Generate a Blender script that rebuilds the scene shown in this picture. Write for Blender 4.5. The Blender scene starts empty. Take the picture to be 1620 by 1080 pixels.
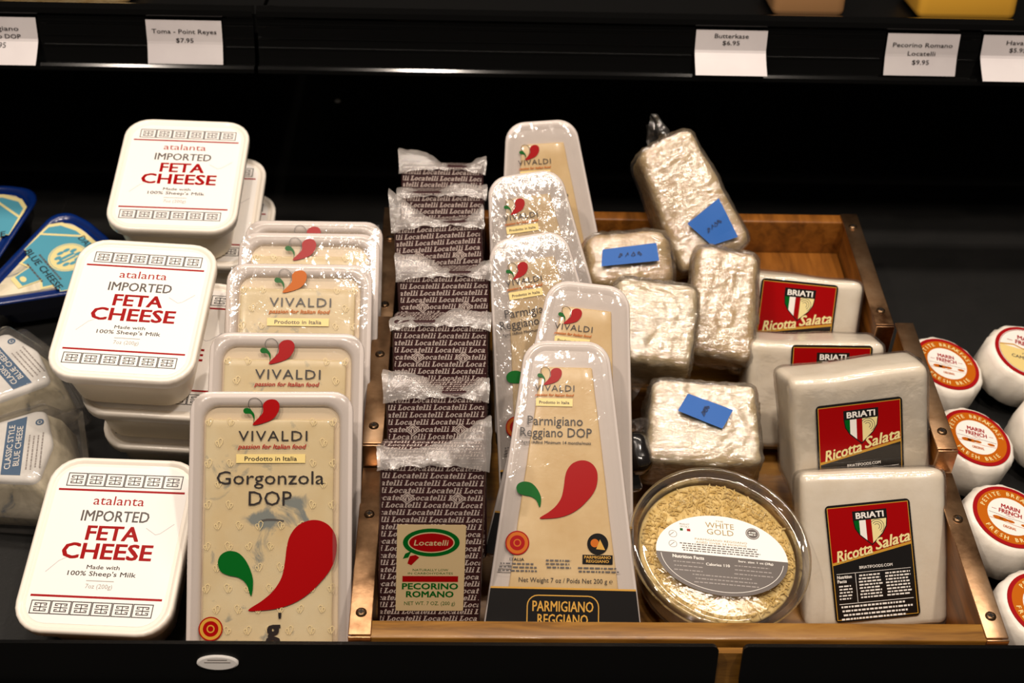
import bpy, bmesh, math, random
from mathutils import Vector, Matrix, noise

random.seed(7)
D = math.pi / 180
SC = bpy.context.scene
COL = SC.collection

# ------------------------------------------------------------------ camera
cam_d = bpy.data.cameras.new('camera')
cam = bpy.data.objects.new('camera', cam_d)
COL.objects.link(cam)
cam.location = (0.0, -0.665, 0.680)
cam.matrix_world = Matrix.Translation((0.0, -0.665, 0.680)) @ (
    Matrix.Rotation(-1.95 * D, 4, 'Z') @ Matrix.Rotation((90 - 31) * D, 4, 'X') @ Matrix.Rotation(1.68 * D, 4, 'Z'))
cam_d.sensor_width = 36.0
cam_d.lens = 36.0 * 2225.0 / 1620.0
cam_d.clip_start = 0.02
cam_d.dof.use_dof = True
cam_d.dof.focus_distance = 0.945
cam_d.dof.aperture_fstop = 9.0
SC.camera = cam

# ------------------------------------------------------------------ world, lamps, exposure
world = bpy.data.worlds.new('store_light')
SC.world = world
world.use_nodes = True
bg = world.node_tree.nodes['Background']
bg.inputs[0].default_value = (1.0, 0.86, 0.72, 1)
bg.inputs[1].default_value = 0.10


def area(name, loc, aim, sx, sy, power, col):
    l = bpy.data.lights.new(name, 'AREA')
    l.shape = 'RECTANGLE'
    l.size, l.size_y, l.energy, l.color = sx, sy, power, col
    o = bpy.data.objects.new(name, l)
    COL.objects.link(o)
    o.location = loc
    o.rotation_euler = (Vector(aim) - Vector(loc)).to_track_quat('-Z', 'Y').to_euler()
    return o


WARM = (1.0, 0.86, 0.73)
area('canopy_light_strip', (0.05, 0.24, 1.40), (0.05, 0.25, 0), 1.5, 0.06, 13.0, WARM)
for k, x in enumerate((-0.75, -0.1, 0.55)):
    area('ceiling_spot', (x, -0.80 + 0.10 * k, 1.85), (0.05, 0.15, 0.1), 0.08, 0.08, 13.0, WARM)

SC.view_settings.view_transform = 'Standard'
SC.view_settings.look = 'None'
SC.view_settings.gamma = 1.0
SC.view_settings.use_curve_mapping = False
SC.view_settings.exposure = -0.18
SC.cycles.max_bounces = 10
SC.cycles.transparent_max_bounces = 24
SC.cycles.caustics_reflective = False
SC.cycles.caustics_refractive = False


# ------------------------------------------------------------------ materials
def srgb(r, g, b):
    def f(c):
        c /= 255.0
        return c / 12.92 if c <= 0.04045 else ((c + 0.055) / 1.055) ** 2.4
    return (f(r), f(g), f(b), 1.0)


def mat(name, col, rough=0.5, metal=0.0, coat=0.0, spec=0.5, sss=0.0, trans=0.0):
    m = bpy.data.materials.new(name)
    m.use_nodes = True
    p = m.node_tree.nodes['Principled BSDF']
    p.inputs['Base Color'].default_value = col
    p.inputs['Roughness'].default_value = rough
    p.inputs['Metallic'].default_value = metal
    p.inputs['Coat Weight'].default_value = coat
    p.inputs['Coat Roughness'].default_value = 0.08
    p.inputs['Specular IOR Level'].default_value = spec
    if sss:
        p.inputs['Subsurface Weight'].default_value = sss
        p.inputs['Subsurface Radius'].default_value = (0.01, 0.008, 0.005)
        p.inputs['Subsurface Scale'].default_value = 0.5
    if trans:
        p.inputs['Transmission Weight'].default_value = trans
    return m


class NT:
    def __init__(self, m):
        self.t = m.node_tree
        self.p = self.t.nodes['Principled BSDF']

    def n(self, kind, **kw):
        x = self.t.nodes.new(kind)
        for k, v in kw.items():
            if hasattr(x, k):
                setattr(x, k, v)
            else:
                x.inputs[k.replace('_', ' ')].default_value = v
        return x

    def l(self, a, b):
        self.t.links.new(a, b)

    def coords(self, scale=(1, 1, 1), kind='Object'):
        c = self.n('ShaderNodeTexCoord')
        mp = self.n('ShaderNodeMapping')
        mp.inputs['Scale'].default_value = scale
        self.l(c.outputs[kind], mp.inputs['Vector'])
        return mp.outputs['Vector']

    def noise(self, v, scale, detail=4, rough=0.6, dist=0.0):
        x = self.n('ShaderNodeTexNoise')
        x.inputs['Scale'].default_value = scale
        x.inputs['Detail'].default_value = detail
        x.inputs['Roughness'].default_value = rough
        x.inputs['Distortion'].default_value = dist
        self.l(v, x.inputs['Vector'])
        return x.outputs['Fac']

    def ramp(self, fac, stops):
        x = self.n('ShaderNodeValToRGB')
        e = x.color_ramp.elements
        while len(e) < len(stops):
            e.new(0.5)
        for q, (pos, c) in zip(e, stops):
            q.position = pos
            q.color = c
        self.l(fac, x.inputs['Fac'])
        return x.outputs['Color']

    def bump(self, h, strength, dist=0.001, target=None):
        b = self.n('ShaderNodeBump')
        b.inputs['Strength'].default_value = strength
        b.inputs['Distance'].default_value = dist
        self.l(h, b.inputs['Height'])
        self.l(b.outputs['Normal'], (target or self.p).inputs['Normal'])
        return b.outputs['Normal']


def noisy(name, stops, scale, rough=0.5, stretch=(1, 1, 1), bump=0.0, bscale=None, detail=4, dist=0.0, **kw):
    m = mat(name, (1, 1, 1, 1), rough, **kw)
    t = NT(m)
    v = t.coords(stretch)
    t.l(t.ramp(t.noise(v, scale, detail, 0.6, dist), stops), t.p.inputs['Base Color'])
    if bump:
        t.bump(t.noise(v, bscale or scale, 5), bump)
    return m


def film(name, gloss=0.25, haze=0.06, rough=0.08, bump=0.6, scale=90, edge=1.6, face=0.35, tint=(0.97, 0.96, 0.95, 1), haze_col=(0.8, 0.76, 0.72, 1), stretch=(1, 1, 1)):
    """thin clear plastic: see-through with a glossy wrinkled face and a little milky haze"""
    m = bpy.data.materials.new(name)
    m.use_nodes = True
    tr = m.node_tree
    tr.nodes.remove(tr.nodes['Principled BSDF'])
    out = tr.nodes['Material Output']
    t = NT.__new__(NT)
    t.t = tr
    tp = t.n('ShaderNodeBsdfTransparent')
    tp.inputs['Color'].default_value = tint
    gl = t.n('ShaderNodeBsdfGlossy')
    gl.inputs['Roughness'].default_value = rough
    df = t.n('ShaderNodeBsdfDiffuse')
    df.inputs['Color'].default_value = haze_col
    v = t.coords(stretch)
    b = t.n('ShaderNodeBump')
    b.inputs['Strength'].default_value = bump
    b.inputs['Distance'].default_value = 0.002
    t.l(t.noise(v, scale, 4, 0.55, 0.4), b.inputs['Height'])
    t.l(b.outputs['Normal'], gl.inputs['Normal'])
    lw = t.n('ShaderNodeLayerWeight')
    lw.inputs['Blend'].default_value = 0.25
    t.l(b.outputs['Normal'], lw.inputs['Normal'])
    mm = t.n('ShaderNodeMath', operation='MULTIPLY_ADD')
    mm.inputs[1].default_value = gloss * edge
    mm.inputs[2].default_value = gloss * face
    t.l(lw.outputs['Fresnel'], mm.inputs[0])
    m1 = t.n('ShaderNodeMixShader')
    m1.inputs[0].default_value = haze
    t.l(tp.outputs[0], m1.inputs[1])
    t.l(df.outputs[0], m1.inputs[2])
    m2 = t.n('ShaderNodeMixShader')
    t.l(mm.outputs[0], m2.inputs[0])
    t.l(m1.outputs[0], m2.inputs[1])
    t.l(gl.outputs[0], m2.inputs[2])
    t.l(m2.outputs[0], out.inputs['Surface'])
    return m


M = {}
M['deck'] = noisy('black_deck', [(0.35, srgb(5, 5, 4)), (0.7, srgb(13, 12, 11))], 30, 0.55, bump=0.1, bscale=400)
M['black'] = mat('black_plastic', srgb(6, 6, 6), 0.4, spec=0.2)
M['gloss_black'] = mat('glossy_black_plastic', srgb(5, 5, 5), 0.10, spec=0.25)
M['wood'] = noisy('stained_wood', [(0.25, srgb(92, 58, 16)), (0.5, srgb(140, 96, 34)), (0.75, srgb(166, 122, 54))], 5.0, 0.42, stretch=(3, 22, 22), bump=0.15, dist=0.6, coat=0.15)
M['wood_dark'] = noisy('dark_stained_wood', [(0.25, srgb(84, 48, 14)), (0.55, srgb(132, 80, 26)), (0.8, srgb(154, 98, 38))], 5.0, 0.4, stretch=(22, 3, 22), bump=0.15, dist=0.6, coat=0.15)
M['brass'] = noisy('aged_brass', [(0.3, srgb(96, 66, 44)), (0.5, srgb(190, 150, 112)), (0.7, srgb(222, 186, 150))], 22, 0.34, stretch=(1, 1, 1), bump=0.25, bscale=60, metal=1.0, detail=6)
M['screw'] = mat('screw_steel', srgb(120, 96, 72), 0.35, metal=1.0)
M['dark'] = mat('dark_recess', srgb(14, 11, 10), 0.6)
M['white_pp'] = mat('white_tub_plastic', srgb(246, 238, 226), 0.32, coat=0.2)
M['cream_pp'] = mat('cream_tub_wall', srgb(238, 226, 203), 0.38, coat=0.15)
M['paper'] = mat('white_paper', srgb(250, 246, 242), 0.45)
M['tag_paper'] = noisy('price_tag_paper', [(0.3, srgb(196, 190, 192)), (0.7, srgb(208, 203, 204))], 14, 0.4)
M['ink'] = mat('black_ink', srgb(36, 30, 30), 0.35)
M['grey_ink'] = mat('grey_ink', srgb(84, 78, 76), 0.4)
M['pale_ink'] = mat('pale_grey_ink', srgb(158, 150, 146), 0.4)
M['red'] = mat('red_ink', srgb(156, 3, 7), 0.3, spec=0.2)
M['red_line'] = mat('deep_red_ink', srgb(160, 14, 20), 0.4, spec=0.2)
M['green'] = mat('green_ink', srgb(0, 92, 26), 0.3, spec=0.2)
M['orange'] = mat('orange_ink', srgb(188, 96, 8), 0.4, spec=0.2)
M['white'] = mat('white_ink', srgb(244, 240, 234), 0.4)
M['gold'] = mat('gold_ink', srgb(200, 150, 52), 0.35)
M['pale_gold'] = mat('pale_gold_ink', srgb(158, 134, 82), 0.4)
M['yellow_box'] = mat('pale_yellow_print', srgb(232, 208, 136), 0.4)
M['black_print'] = mat('black_print', srgb(22, 20, 20), 0.18, coat=0.5)
M['white_tray'] = mat('milky_tray_plastic', srgb(214, 204, 198), 0.24, coat=0.3)
M['gorg_back'] = mat('tray_floor_plastic', srgb(224, 206, 176), 0.35)
M['locatelli'] = mat('brown_printed_paper', srgb(56, 30, 32), 0.4, spec=0.25)
M['loc_ink'] = mat('pale_print_on_paper', srgb(192, 176, 168), 0.45)
M['loc_label'] = mat('tan_label', srgb(208, 184, 140), 0.45)
M['blue_tape'] = mat('blue_masking_tape', srgb(6, 92, 178), 0.6)
M['tape_ink'] = mat('marker_ink', srgb(12, 44, 92), 0.6)
M['ricotta'] = noisy('ricotta_white', [(0.3, srgb(240, 228, 206)), (0.7, srgb(250, 241, 224))], 40, 0.3, bump=0.25, bscale=140, coat=0.5)
M['brie_paper'] = noisy('brie_wrap_paper', [(0.3, srgb(236, 228, 214)), (0.7, srgb(248, 243, 234))], 30, 0.4, bump=0.5, bscale=70, coat=0.15)
M['blue_tray'] = mat('navy_tray_plastic', srgb(8, 38, 104), 0.22, coat=0.3)
M['cyan'] = mat('teal_blue_print', srgb(84, 160, 184), 0.35)
M['cream_line'] = mat('cream_print', srgb(238, 224, 160), 0.4)
M['slate_blue'] = mat('slate_blue_print', srgb(62, 98, 134), 0.4)
M['foil'] = noisy('white_foil_wrap', [(0.3, srgb(220, 218, 214)), (0.7, srgb(246, 244, 240))], 50, 0.4, bump=0.25, bscale=160, coat=0.1)
M['dark_lump'] = mat('dark_rind', srgb(18, 14, 14), 0.2, coat=0.8)
M['brown_grey_print'] = mat('brown_grey_print', srgb(92, 84, 80), 0.35)
M['yellow_cheese'] = mat('yellow_cheese', srgb(226, 170, 60), 0.35, coat=0.5)
M['brown_cheese'] = mat('tan_cheese', srgb(168, 126, 84), 0.35, coat=0.5)
M['hard_cheese'] = noisy('pale_hard_cheese', [(0.3, srgb(212, 172, 108)), (0.5, srgb(234, 200, 142)), (0.7, srgb(242, 218, 170))], 85, 0.45, bump=0.7, bscale=420, coat=0.1, detail=7)
M['white_cheese'] = noisy('pale_white_cheese', [(0.3, srgb(230, 200, 144)), (0.55, srgb(246, 226, 182)), (0.75, srgb(252, 240, 210))], 90, 0.45, bump=0.7, bscale=460, coat=0.1, detail=7, stretch=(0.4, 1, 1))
M['parm'] = noisy('parmesan', [(0.3, srgb(222, 186, 126)), (0.7, srgb(236, 206, 152))], 35, 0.3, coat=0.5, bump=0.1, bscale=200)
M['grated'] = noisy('grated_cheese', [(0.3, srgb(206, 172, 96)), (0.6, srgb(232, 206, 140)), (0.8, srgb(244, 226, 176))], 160, 0.5, bump=0.5, bscale=500)
M['cream_cheese'] = noisy('blue_cheese', [(0.30, srgb(80, 100, 120)), (0.40, srgb(206, 196, 170)), (0.6, srgb(240, 230, 204))], 38, 0.45, dist=0.8, bump=0.3, bscale=100, detail=6)
# gorgonzola: cream paste with patches of blue mould
M['gorg'] = mat('gorgonzola_paste', (1, 1, 1, 1), 0.3, coat=0.6)
_t = NT(M['gorg'])
_v = _t.coords()
_base = _t.ramp(_t.noise(_v, 18, 4), [(0.3, srgb(226, 200, 146)), (0.7, srgb(238, 222, 180))])
_sum = _t.noise(_v, 42, 6, 0.6, 1.0)
for (_cx, _cy, _rx, _ry, _k) in ((-0.002, 0.1210, 0.040, 0.008, 0.30), (-0.010, 0.0980, 0.013, 0.020, 0.16), (0.016, 0.1330, 0.020, 0.008, 0.20), (-0.022, 0.1080, 0.012, 0.008, 0.12)):
    _mp = _t.n('ShaderNodeMapping')
    _mp.inputs['Scale'].default_value = (1 / _rx, 1 / _ry, 0.01)
    _mp.inputs['Location'].default_value = (-_cx / _rx, -_cy / _ry, 0)
    _t.l(_v, _mp.inputs['Vector'])
    _gr = _t.n('ShaderNodeTexGradient', gradient_type='SPHERICAL')
    _t.l(_mp.outputs['Vector'], _gr.inputs['Vector'])
    _ma = _t.n('ShaderNodeMath', operation='MULTIPLY_ADD')
    _ma.inputs[1].default_value = _k
    _t.l(_gr.outputs['Fac'], _ma.inputs[0])
    _t.l(_sum, _ma.inputs[2])
    _sum = _ma.outputs[0]
_mask = _t.ramp(_sum, [(0.60, (0, 0, 0, 1)), (0.72, (1, 1, 1, 1))])
_mx = _t.n('ShaderNodeMix', data_type='RGBA')
_t.l(_mask, _mx.inputs[0])
_t.l(_base, _mx.inputs[6])
_mx.inputs[7].default_value = srgb(128, 136, 132)
_t.l(_mx.outputs[2], _t.p.inputs['Base Color'])
# milky film printed with faint yellow curls
M['slit'] = mat('crack_in_paste', srgb(60, 56, 50), 0.5)
M['curl_print'] = mat('pale_yellow_curl_print', srgb(222, 202, 152), 0.35)
M['film'] = film('clear_film', 0.22, 0.05, 0.07, 0.45, 60)
M['film_creased'] = film('creased_clear_film', 0.40, 0.10, 0.12, 1.0, 170, edge=0.4, face=0.6, stretch=(1, 0.35, 1))
M['wrap'] = film('cling_wrap', 0.58, 0.05, 0.09, 1.0, 260, stretch=(0.45, 1, 1), edge=0.55, face=0.5)
M['milky'] = film('milky_film', 0.32, 0.34, 0.16, 0.7, 230, haze_col=(0.72, 0.66, 0.62, 1))
M['clear_lid'] = film('clear_lid_plastic', 0.10, 0.0, 0.05, 0.15, 60)
M['clear_tub'] = film('clear_tub_plastic', 0.34, 0.02, 0.03, 0.05, 30)
M['clam'] = film('clear_clamshell_plastic', 0.20, 0.05, 0.07, 0.4, 60)


# ------------------------------------------------------------------ mesh building
class MB:
    def __init__(self):
        self.v, self.f, self.m, self.s, self.mats = [], [], [], [], []

    def mi(self, name):
        if name not in self.mats:
            self.mats.append(name)
        return self.mats.index(name)

    def add(self, vs, fs, m, smooth=False):
        b = len(self.v)
        self.v.extend(vs)
        i = self.mi(m)
        for f in fs:
            self.f.append(tuple(b + k for k in f))
            self.m.append(i)
            self.s.append(smooth)

    def box(self, c, d, m):
        x, y, z = d[0] / 2, d[1] / 2, d[2] / 2
        vs = [(c[0] + sx * x, c[1] + sy * y, c[2] + sz * z) for sx in (-1, 1) for sy in (-1, 1) for sz in (-1, 1)]
        self.add(vs, [(0, 1, 3, 2), (4, 6, 7, 5), (0, 4, 5, 1), (2, 3, 7, 6), (0, 2, 6, 4), (1, 5, 7, 3)], m)

    def rbox(self, c, d, r, m, seg=2, n=(1, 1, 1), fn=None):
        """rounded box, optionally pushed about by fn(Vector) -> Vector"""
        ax = []
        for k in range(3):
            h = d[k] / 2
            a = [-h + r * (1 - math.cos(i / (seg + 1) * math.pi / 2)) for i in range(seg + 2)]
            mid = [-h + r + (2 * h - 2 * r) * i / n[k] for i in range(1, n[k])]
            a = a + mid + [-q for q in reversed(a)]
            ax.append(a)
        idx = {}
        vs, fs = [], []
        H = [q / 2 for q in d]

        def vert(i, j, k):
            key = (i, j, k)
            if key not in idx:
                p = [ax[0][i], ax[1][j], ax[2][k]]
                q = [max(-(H[e] - r), min(H[e] - r, p[e])) for e in range(3)]
                dv = Vector([p[e] - q[e] for e in range(3)])
                if dv.length > 0:
                    dv = dv.normalized() * r
                p = Vector(q) + dv
                if fn:
                    p = fn(p)
                idx[key] = len(vs)
                vs.append((c[0] + p[0], c[1] + p[1], c[2] + p[2]))
            return idx[key]
        L = [len(a) for a in ax]
        for i in range(L[0] - 1):
            for j in range(L[1] - 1):
                for k, up in ((0, False), (L[2] - 1, True)):
                    q = [vert(i, j, k), vert(i + 1, j, k), vert(i + 1, j + 1, k), vert(i, j + 1, k)]
                    fs.append(q if up else q[::-1])
        for i in range(L[0] - 1):
            for k in range(L[2] - 1):
                for j, up in ((0, True), (L[1] - 1, False)):
                    q = [vert(i, j, k), vert(i + 1, j, k), vert(i + 1, j, k + 1), vert(i, j, k + 1)]
                    fs.append(q if up else q[::-1])
        for j in range(L[1] - 1):
            for k in range(L[2] - 1):
                for i, up in ((0, False), (L[0] - 1, True)):
                    q = [vert(i, j, k), vert(i, j + 1, k), vert(i, j + 1, k + 1), vert(i, j, k + 1)]
                    fs.append(q if up else q[::-1])
        self.add(vs, fs, m, True)

    def loft(self, rings, m, cap0=True, cap1=True, smooth=True, closed=True):
        """rings: lists of (x, y, z) with equal counts"""
        n = len(rings[0])
        vs = [p for r in rings for p in r]
        fs = []
        for i in range(len(rings) - 1):
            for k in range(n if closed else n - 1):
                a, b = i * n + k, i * n + (k + 1) % n
                fs.append((a, b, b + n, a + n))
        self.add(vs, fs, m, smooth)
        if cap0:
            self.add(rings[0], [tuple(range(n))[::-1]], m)
        if cap1:
            self.add(rings[-1], [tuple(range(n))], m)

    def lathe(self, prof, m, n=64, cap0=True, cap1=True):
        self.loft([[(r * math.cos(2 * math.pi * k / n), r * math.sin(2 * math.pi * k / n), z) for k in range(n)] for r, z in prof], m, cap0, cap1)

    # flat print
    def poly(self, pts, m, z):
        a = sum(pts[i - 1][0] * pts[i][1] - pts[i][0] * pts[i - 1][1] for i in range(len(pts)))
        if a < 0:
            pts = pts[::-1]
        self.add([(p[0], p[1], z) for p in pts], [tuple(range(len(pts)))], m)

    def rect(self, x0, y0, x1, y1, m, z):
        self.poly([(x0, y0), (x1, y0), (x1, y1), (x0, y1)], m, z)

    def disc(self, cx, cy, rx, m, z, ry=None, n=40):
        ry = ry or rx
        self.poly([(cx + rx * math.cos(2 * math.pi * k / n), cy + ry * math.sin(2 * math.pi * k / n)) for k in range(n)], m, z)

    def ring(self, cx, cy, r0, r1, m, z, n=40):
        vs, fs = [], []
        for k in range(n):
            a = 2 * math.pi * k / n
            vs += [(cx + r0 * math.cos(a), cy + r0 * math.sin(a), z), (cx + r1 * math.cos(a), cy + r1 * math.sin(a), z)]
        for k in range(n):
            a, b = 2 * k, 2 * ((k + 1) % n)
            fs.append((a, a + 1, b + 1, b))
        self.add(vs, fs, m)

    def stroke(self, pts, w, m, z, closed=False):
        n = len(pts)
        P = [Vector(p) for p in pts]
        L, R = [], []
        for i in range(n):
            a = P[i - 1] if (i > 0 or closed) else None
            b = P[(i + 1) % n] if (i < n - 1 or closed) else None
            d1 = (P[i] - a).normalized() if a is not None else None
            d2 = (b - P[i]).normalized() if b is not None else None
            d1 = d1 or d2
            d2 = d2 or d1
            t = d1 + d2
            t = t.normalized() if t.length > 1e-6 else d1
            nn = Vector((-t[1], t[0]))
            s = min(2.0, 1.0 / max(0.4, nn.dot(Vector((-d1[1], d1[0])))))
            L.append(P[i] + nn * w / 2 * s)
            R.append(P[i] - nn * w / 2 * s)
        vs = [(p[0], p[1], z) for q in zip(L, R) for p in q]
        fs = [(2 * i, 2 * i + 1, 2 * i + 3, 2 * i + 2) for i in range(n - 1)]
        if closed:
            fs.append((2 * n - 2, 2 * n - 1, 1, 0))
        self.add(vs, fs, m)

    def text(self, body, cx, cy, cap, m, z, w=None, bold=0.0, shear=0.0, rot=0.0, align='C', res=2, space=1.0):
        """cap: capital height; w: fitted overall width; (cx, cy): middle of the capitals"""
        vs, fs, x0, x1, H = glyphs(body, 0.0, shear, res, space)
        sy = cap / H
        sx = (w / max(1e-6, x1 - x0)) if w else sy
        ox = {'C': (x0 + x1) / 2, 'L': x0, 'R': x1}[align]
        c, s = math.cos(rot), math.sin(rot)
        k = cap / H
        if bold <= 0.004:
            strikes = [(0, 0)]
        elif res == 1:
            strikes = [(-bold, 0.3 * bold), (bold, -0.3 * bold)]
        else:
            strikes = [(-bold, 0.6 * bold), (bold, 0.6 * bold), (-bold, -0.6 * bold), (bold, -0.6 * bold)]
        for si, (bx, by) in enumerate(strikes):       # heavier strokes: the word struck more than once
            out = []
            for x, y in vs:
                px, py = (x - ox) * sx + bx * k, y * sy - cap / 2 + by * k
                out.append((cx + px * c - py * s, cy + px * s + py * c, z + si * 0.00003))
            self.add(out, fs, m)

    def arc_text(self, body, cx, cy, r, a0, a1, cap, m, z, bold=0.0, inward=False):
        """letters spread along an arc from angle a0 to a1 (degrees)"""
        n = len(body)
        for i, ch in enumerate(body):
            if ch == ' ':
                continue
            a = (a0 + (a1 - a0) * i / max(1, n - 1)) * D
            rot = a + math.pi / 2 if inward else a - math.pi / 2
            self.text(ch, cx + r * math.cos(a), cy + r * math.sin(a), cap, m, z, bold=bold, rot=rot, res=1)

    def map(self, fn, start=0):
        self.v[start:] = [tuple(fn(Vector(p))) for p in self.v[start:]]

    def merge(self, o):
        for f, i, s in zip(o.f, o.m, o.s):
            self.f.append(tuple(len(self.v) + k for k in f))
            self.m.append(self.mi(o.mats[i]))
            self.s.append(s)
        self.v.extend(o.v)

    def mesh(self, name, shift=(0, 0, 0)):
        me = bpy.data.meshes.new(name)
        me.from_pydata([(p[0] - shift[0], p[1] - shift[1], p[2] - shift[2]) for p in self.v], [], self.f)
        for n in self.mats:
            me.materials.append(M[n])
        me.polygons.foreach_set('material_index', self.m)
        me.polygons.foreach_set('use_smooth', self.s)
        me.update()
        return me


_G = {}


def glyphs(body, bold=0.0, shear=0.0, res=2, space=1.0):
    key = (body, bold, shear, res, space)
    if key in _G:
        return _G[key]

    def get(b):
        cu = bpy.data.curves.new('glyph', 'FONT')
        cu.body = b
        cu.size = 1.0
        cu.offset = bold
        cu.shear = shear
        cu.space_character = space
        cu.resolution_u = res
        cu.fill_mode = 'FRONT'
        o = bpy.data.objects.new('glyph', cu)
        COL.objects.link(o)
        me = o.evaluated_get(bpy.context.evaluated_depsgraph_get()).to_mesh()
        vs = [(v.co.x, v.co.y) for v in me.vertices]
        fs = [tuple(p.vertices) for p in me.polygons]
        bpy.data.objects.remove(o)
        bpy.data.curves.remove(cu)
        return vs, fs
    vs, fs = get(body)
    if 'H' not in _G:
        hv, _ = get('H') if bold == 0 else ([(0, 0), (0, 0.73)], 0)
        _G['H'] = max(p[1] for p in hv)
    xs = [p[0] for p in vs] or [0, 1]
    _G[key] = (vs, fs, min(xs), max(xs), _G['H'])
    return _G[key]


def rr(w, h, r, z, n=6, cx=0, cy=0):
    """rounded rectangle ring"""
    out = []
    for sx, sy, a0 in ((1, 1, 0), (-1, 1, 90), (-1, -1, 180), (1, -1, 270)):
        for k in range(n + 1):
            a = (a0 + 90 * k / n) * D
            out.append((cx + sx * (w / 2 - r) + r * math.cos(a), cy + sy * (h / 2 - r) + r * math.sin(a), z))
    return out


def rpoly(pts, radii, z, n=6):
    """polygon (counter-clockwise) with rounded corners, as a ring"""
    out = []
    N = len(pts)
    for i in range(N):
        p, a, b = Vector(pts[i]), Vector(pts[i - 1]), Vector(pts[(i + 1) % N])
        u, v = (a - p).normalized(), (b - p).normalized()
        ang = math.acos(max(-1, min(1, u.dot(v))))
        r = radii[i] if isinstance(radii, (list, tuple)) else radii
        t = r / math.tan(ang / 2)
        c = p + (u + v).normalized() * (r / math.sin(ang / 2))
        s, e = p + u * t - c, p + v * t - c
        a0 = math.atan2(s[1], s[0])
        da = math.atan2(e[1], e[0]) - a0
        while da < -1e-9:
            da += 2 * math.pi
        if da > math.pi:
            da -= 2 * math.pi
        for k in range(n + 1):
            q = a0 + da * k / n
            out.append((c[0] + r * math.cos(q), c[1] + r * math.sin(q), z))
    return out


def fnoise(p, s, seed=0.0):
    return noise.noise(Vector((p[0] * s + seed, p[1] * s - seed * 0.7, p[2] * s + seed * 1.3)))


# ------------------------------------------------------------------ things and parts
def rot(th, yaw, roll):
    return (Matrix.Rotation(yaw * D, 4, 'Z') @ Matrix.Rotation(th * D, 4, 'X') @ Matrix.Rotation(roll * D, 4, 'Z'))


def thing(name, label, cat, c=(0, 0, 0), pose=(0, 0, 0), base=(0, 0, 0), group=None):
    """an Empty at the thing's base; parts are drawn about the middle of its face, c, and leave base as their origin"""
    o = bpy.data.objects.new(name, None)
    COL.objects.link(o)
    o.empty_display_size = 0.02
    o.matrix_world = Matrix.Translation(c) @ rot(*pose) @ Matrix.Translation(base)
    o['label'], o['category'] = label, cat
    if group:
        o['group'] = group
    o['shift'] = list(base)
    return o


def part(name, mb, parent, label=None, kind=None):
    sh = parent['shift'] if 'shift' in parent.keys() else (0, 0, 0)
    me = mb if isinstance(mb, bpy.types.Mesh) else mb.mesh(name, sh)
    o = bpy.data.objects.new(name, me)
    COL.objects.link(o)
    o.parent = parent
    if label:
        o['label'] = label
    if kind:
        o['kind'] = kind
    if parent.type == 'MESH' and 'shift' in parent.keys():
        o['shift'] = list(sh)
    return o


def sub(name, mb, parent, shift):
    o = bpy.data.objects.new(name, mb.mesh(name, shift))
    COL.objects.link(o)
    o.parent = parent
    return o


def single(name, mb, label=None, cat=None, c=(0, 0, 0), pose=(0, 0, 0), group=None, kind=None):
    o = bpy.data.objects.new(name, mb.mesh(name))
    COL.objects.link(o)
    o.matrix_world = Matrix.Translation(c) @ rot(*pose)
    if label:
        o['label'] = label
    if cat:
        o['category'] = cat
    if group:
        o['group'] = group
    if kind:
        o['kind'] = kind
    return o


def copy_thing(src, label, c, pose, base=(0, 0, 0)):
    r = src.copy()
    COL.objects.link(r)
    r.matrix_world = Matrix.Translation(c) @ rot(*pose) @ Matrix.Translation(base)
    r['label'] = label
    for ch in list(src.children):
        q = ch.copy()
        COL.objects.link(q)
        q.parent = r
        for g in ch.children:
            e = g.copy()
            COL.objects.link(e)
            e.parent = q
    return r


mm = 0.001
SL = math.tan(10 * D)          # the deck of the case climbs ten degrees towards the back

# ================================================================== the setting
b = MB()
b.add([(-0.9, -0.008, -0.0014), (1.0, -0.008, -0.0014), (1.0, 0.95, 0.95 * SL), (-0.9, 0.95, 0.95 * SL),
       (-0.9, -0.008, -0.0414), (1.0, -0.008, -0.0414), (1.0, 0.95, 0.95 * SL - 0.04), (-0.9, 0.95, 0.95 * SL - 0.04)],
      [(0, 1, 2, 3), (7, 6, 5, 4), (0, 4, 5, 1), (1, 5, 6, 2), (2, 6, 7, 3), (3, 7, 4, 0)], 'deck')
for x in (-0.385, 0.10, 0.53):     # narrow joints between the deck panels
    b.add([(x, 0.5, 0.5 * SL + 0.0004), (x + 0.0015, 0.5, 0.5 * SL + 0.0004), (x + 0.0015, 0.945, 0.945 * SL + 0.0004), (x, 0.945, 0.945 * SL + 0.0004)], [(0, 1, 2, 3)], 'dark')
single('floor', b, kind='structure')
b = MB()
b.box((0.05, 0.97, 0.55), (1.9, 0.04, 1.1), 'deck')
single('wall_back', b, kind='structure')
b = MB()
b.lathe([(0.0032, 0), (0.0032, 0.001), (0.002, 0.0022)], 'white', 16)
o = single('rivet', b, c=(-0.143, 0.736, 0.736 * SL), pose=(10, 0, 0))
o.parent = bpy.data.objects['floor']


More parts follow.
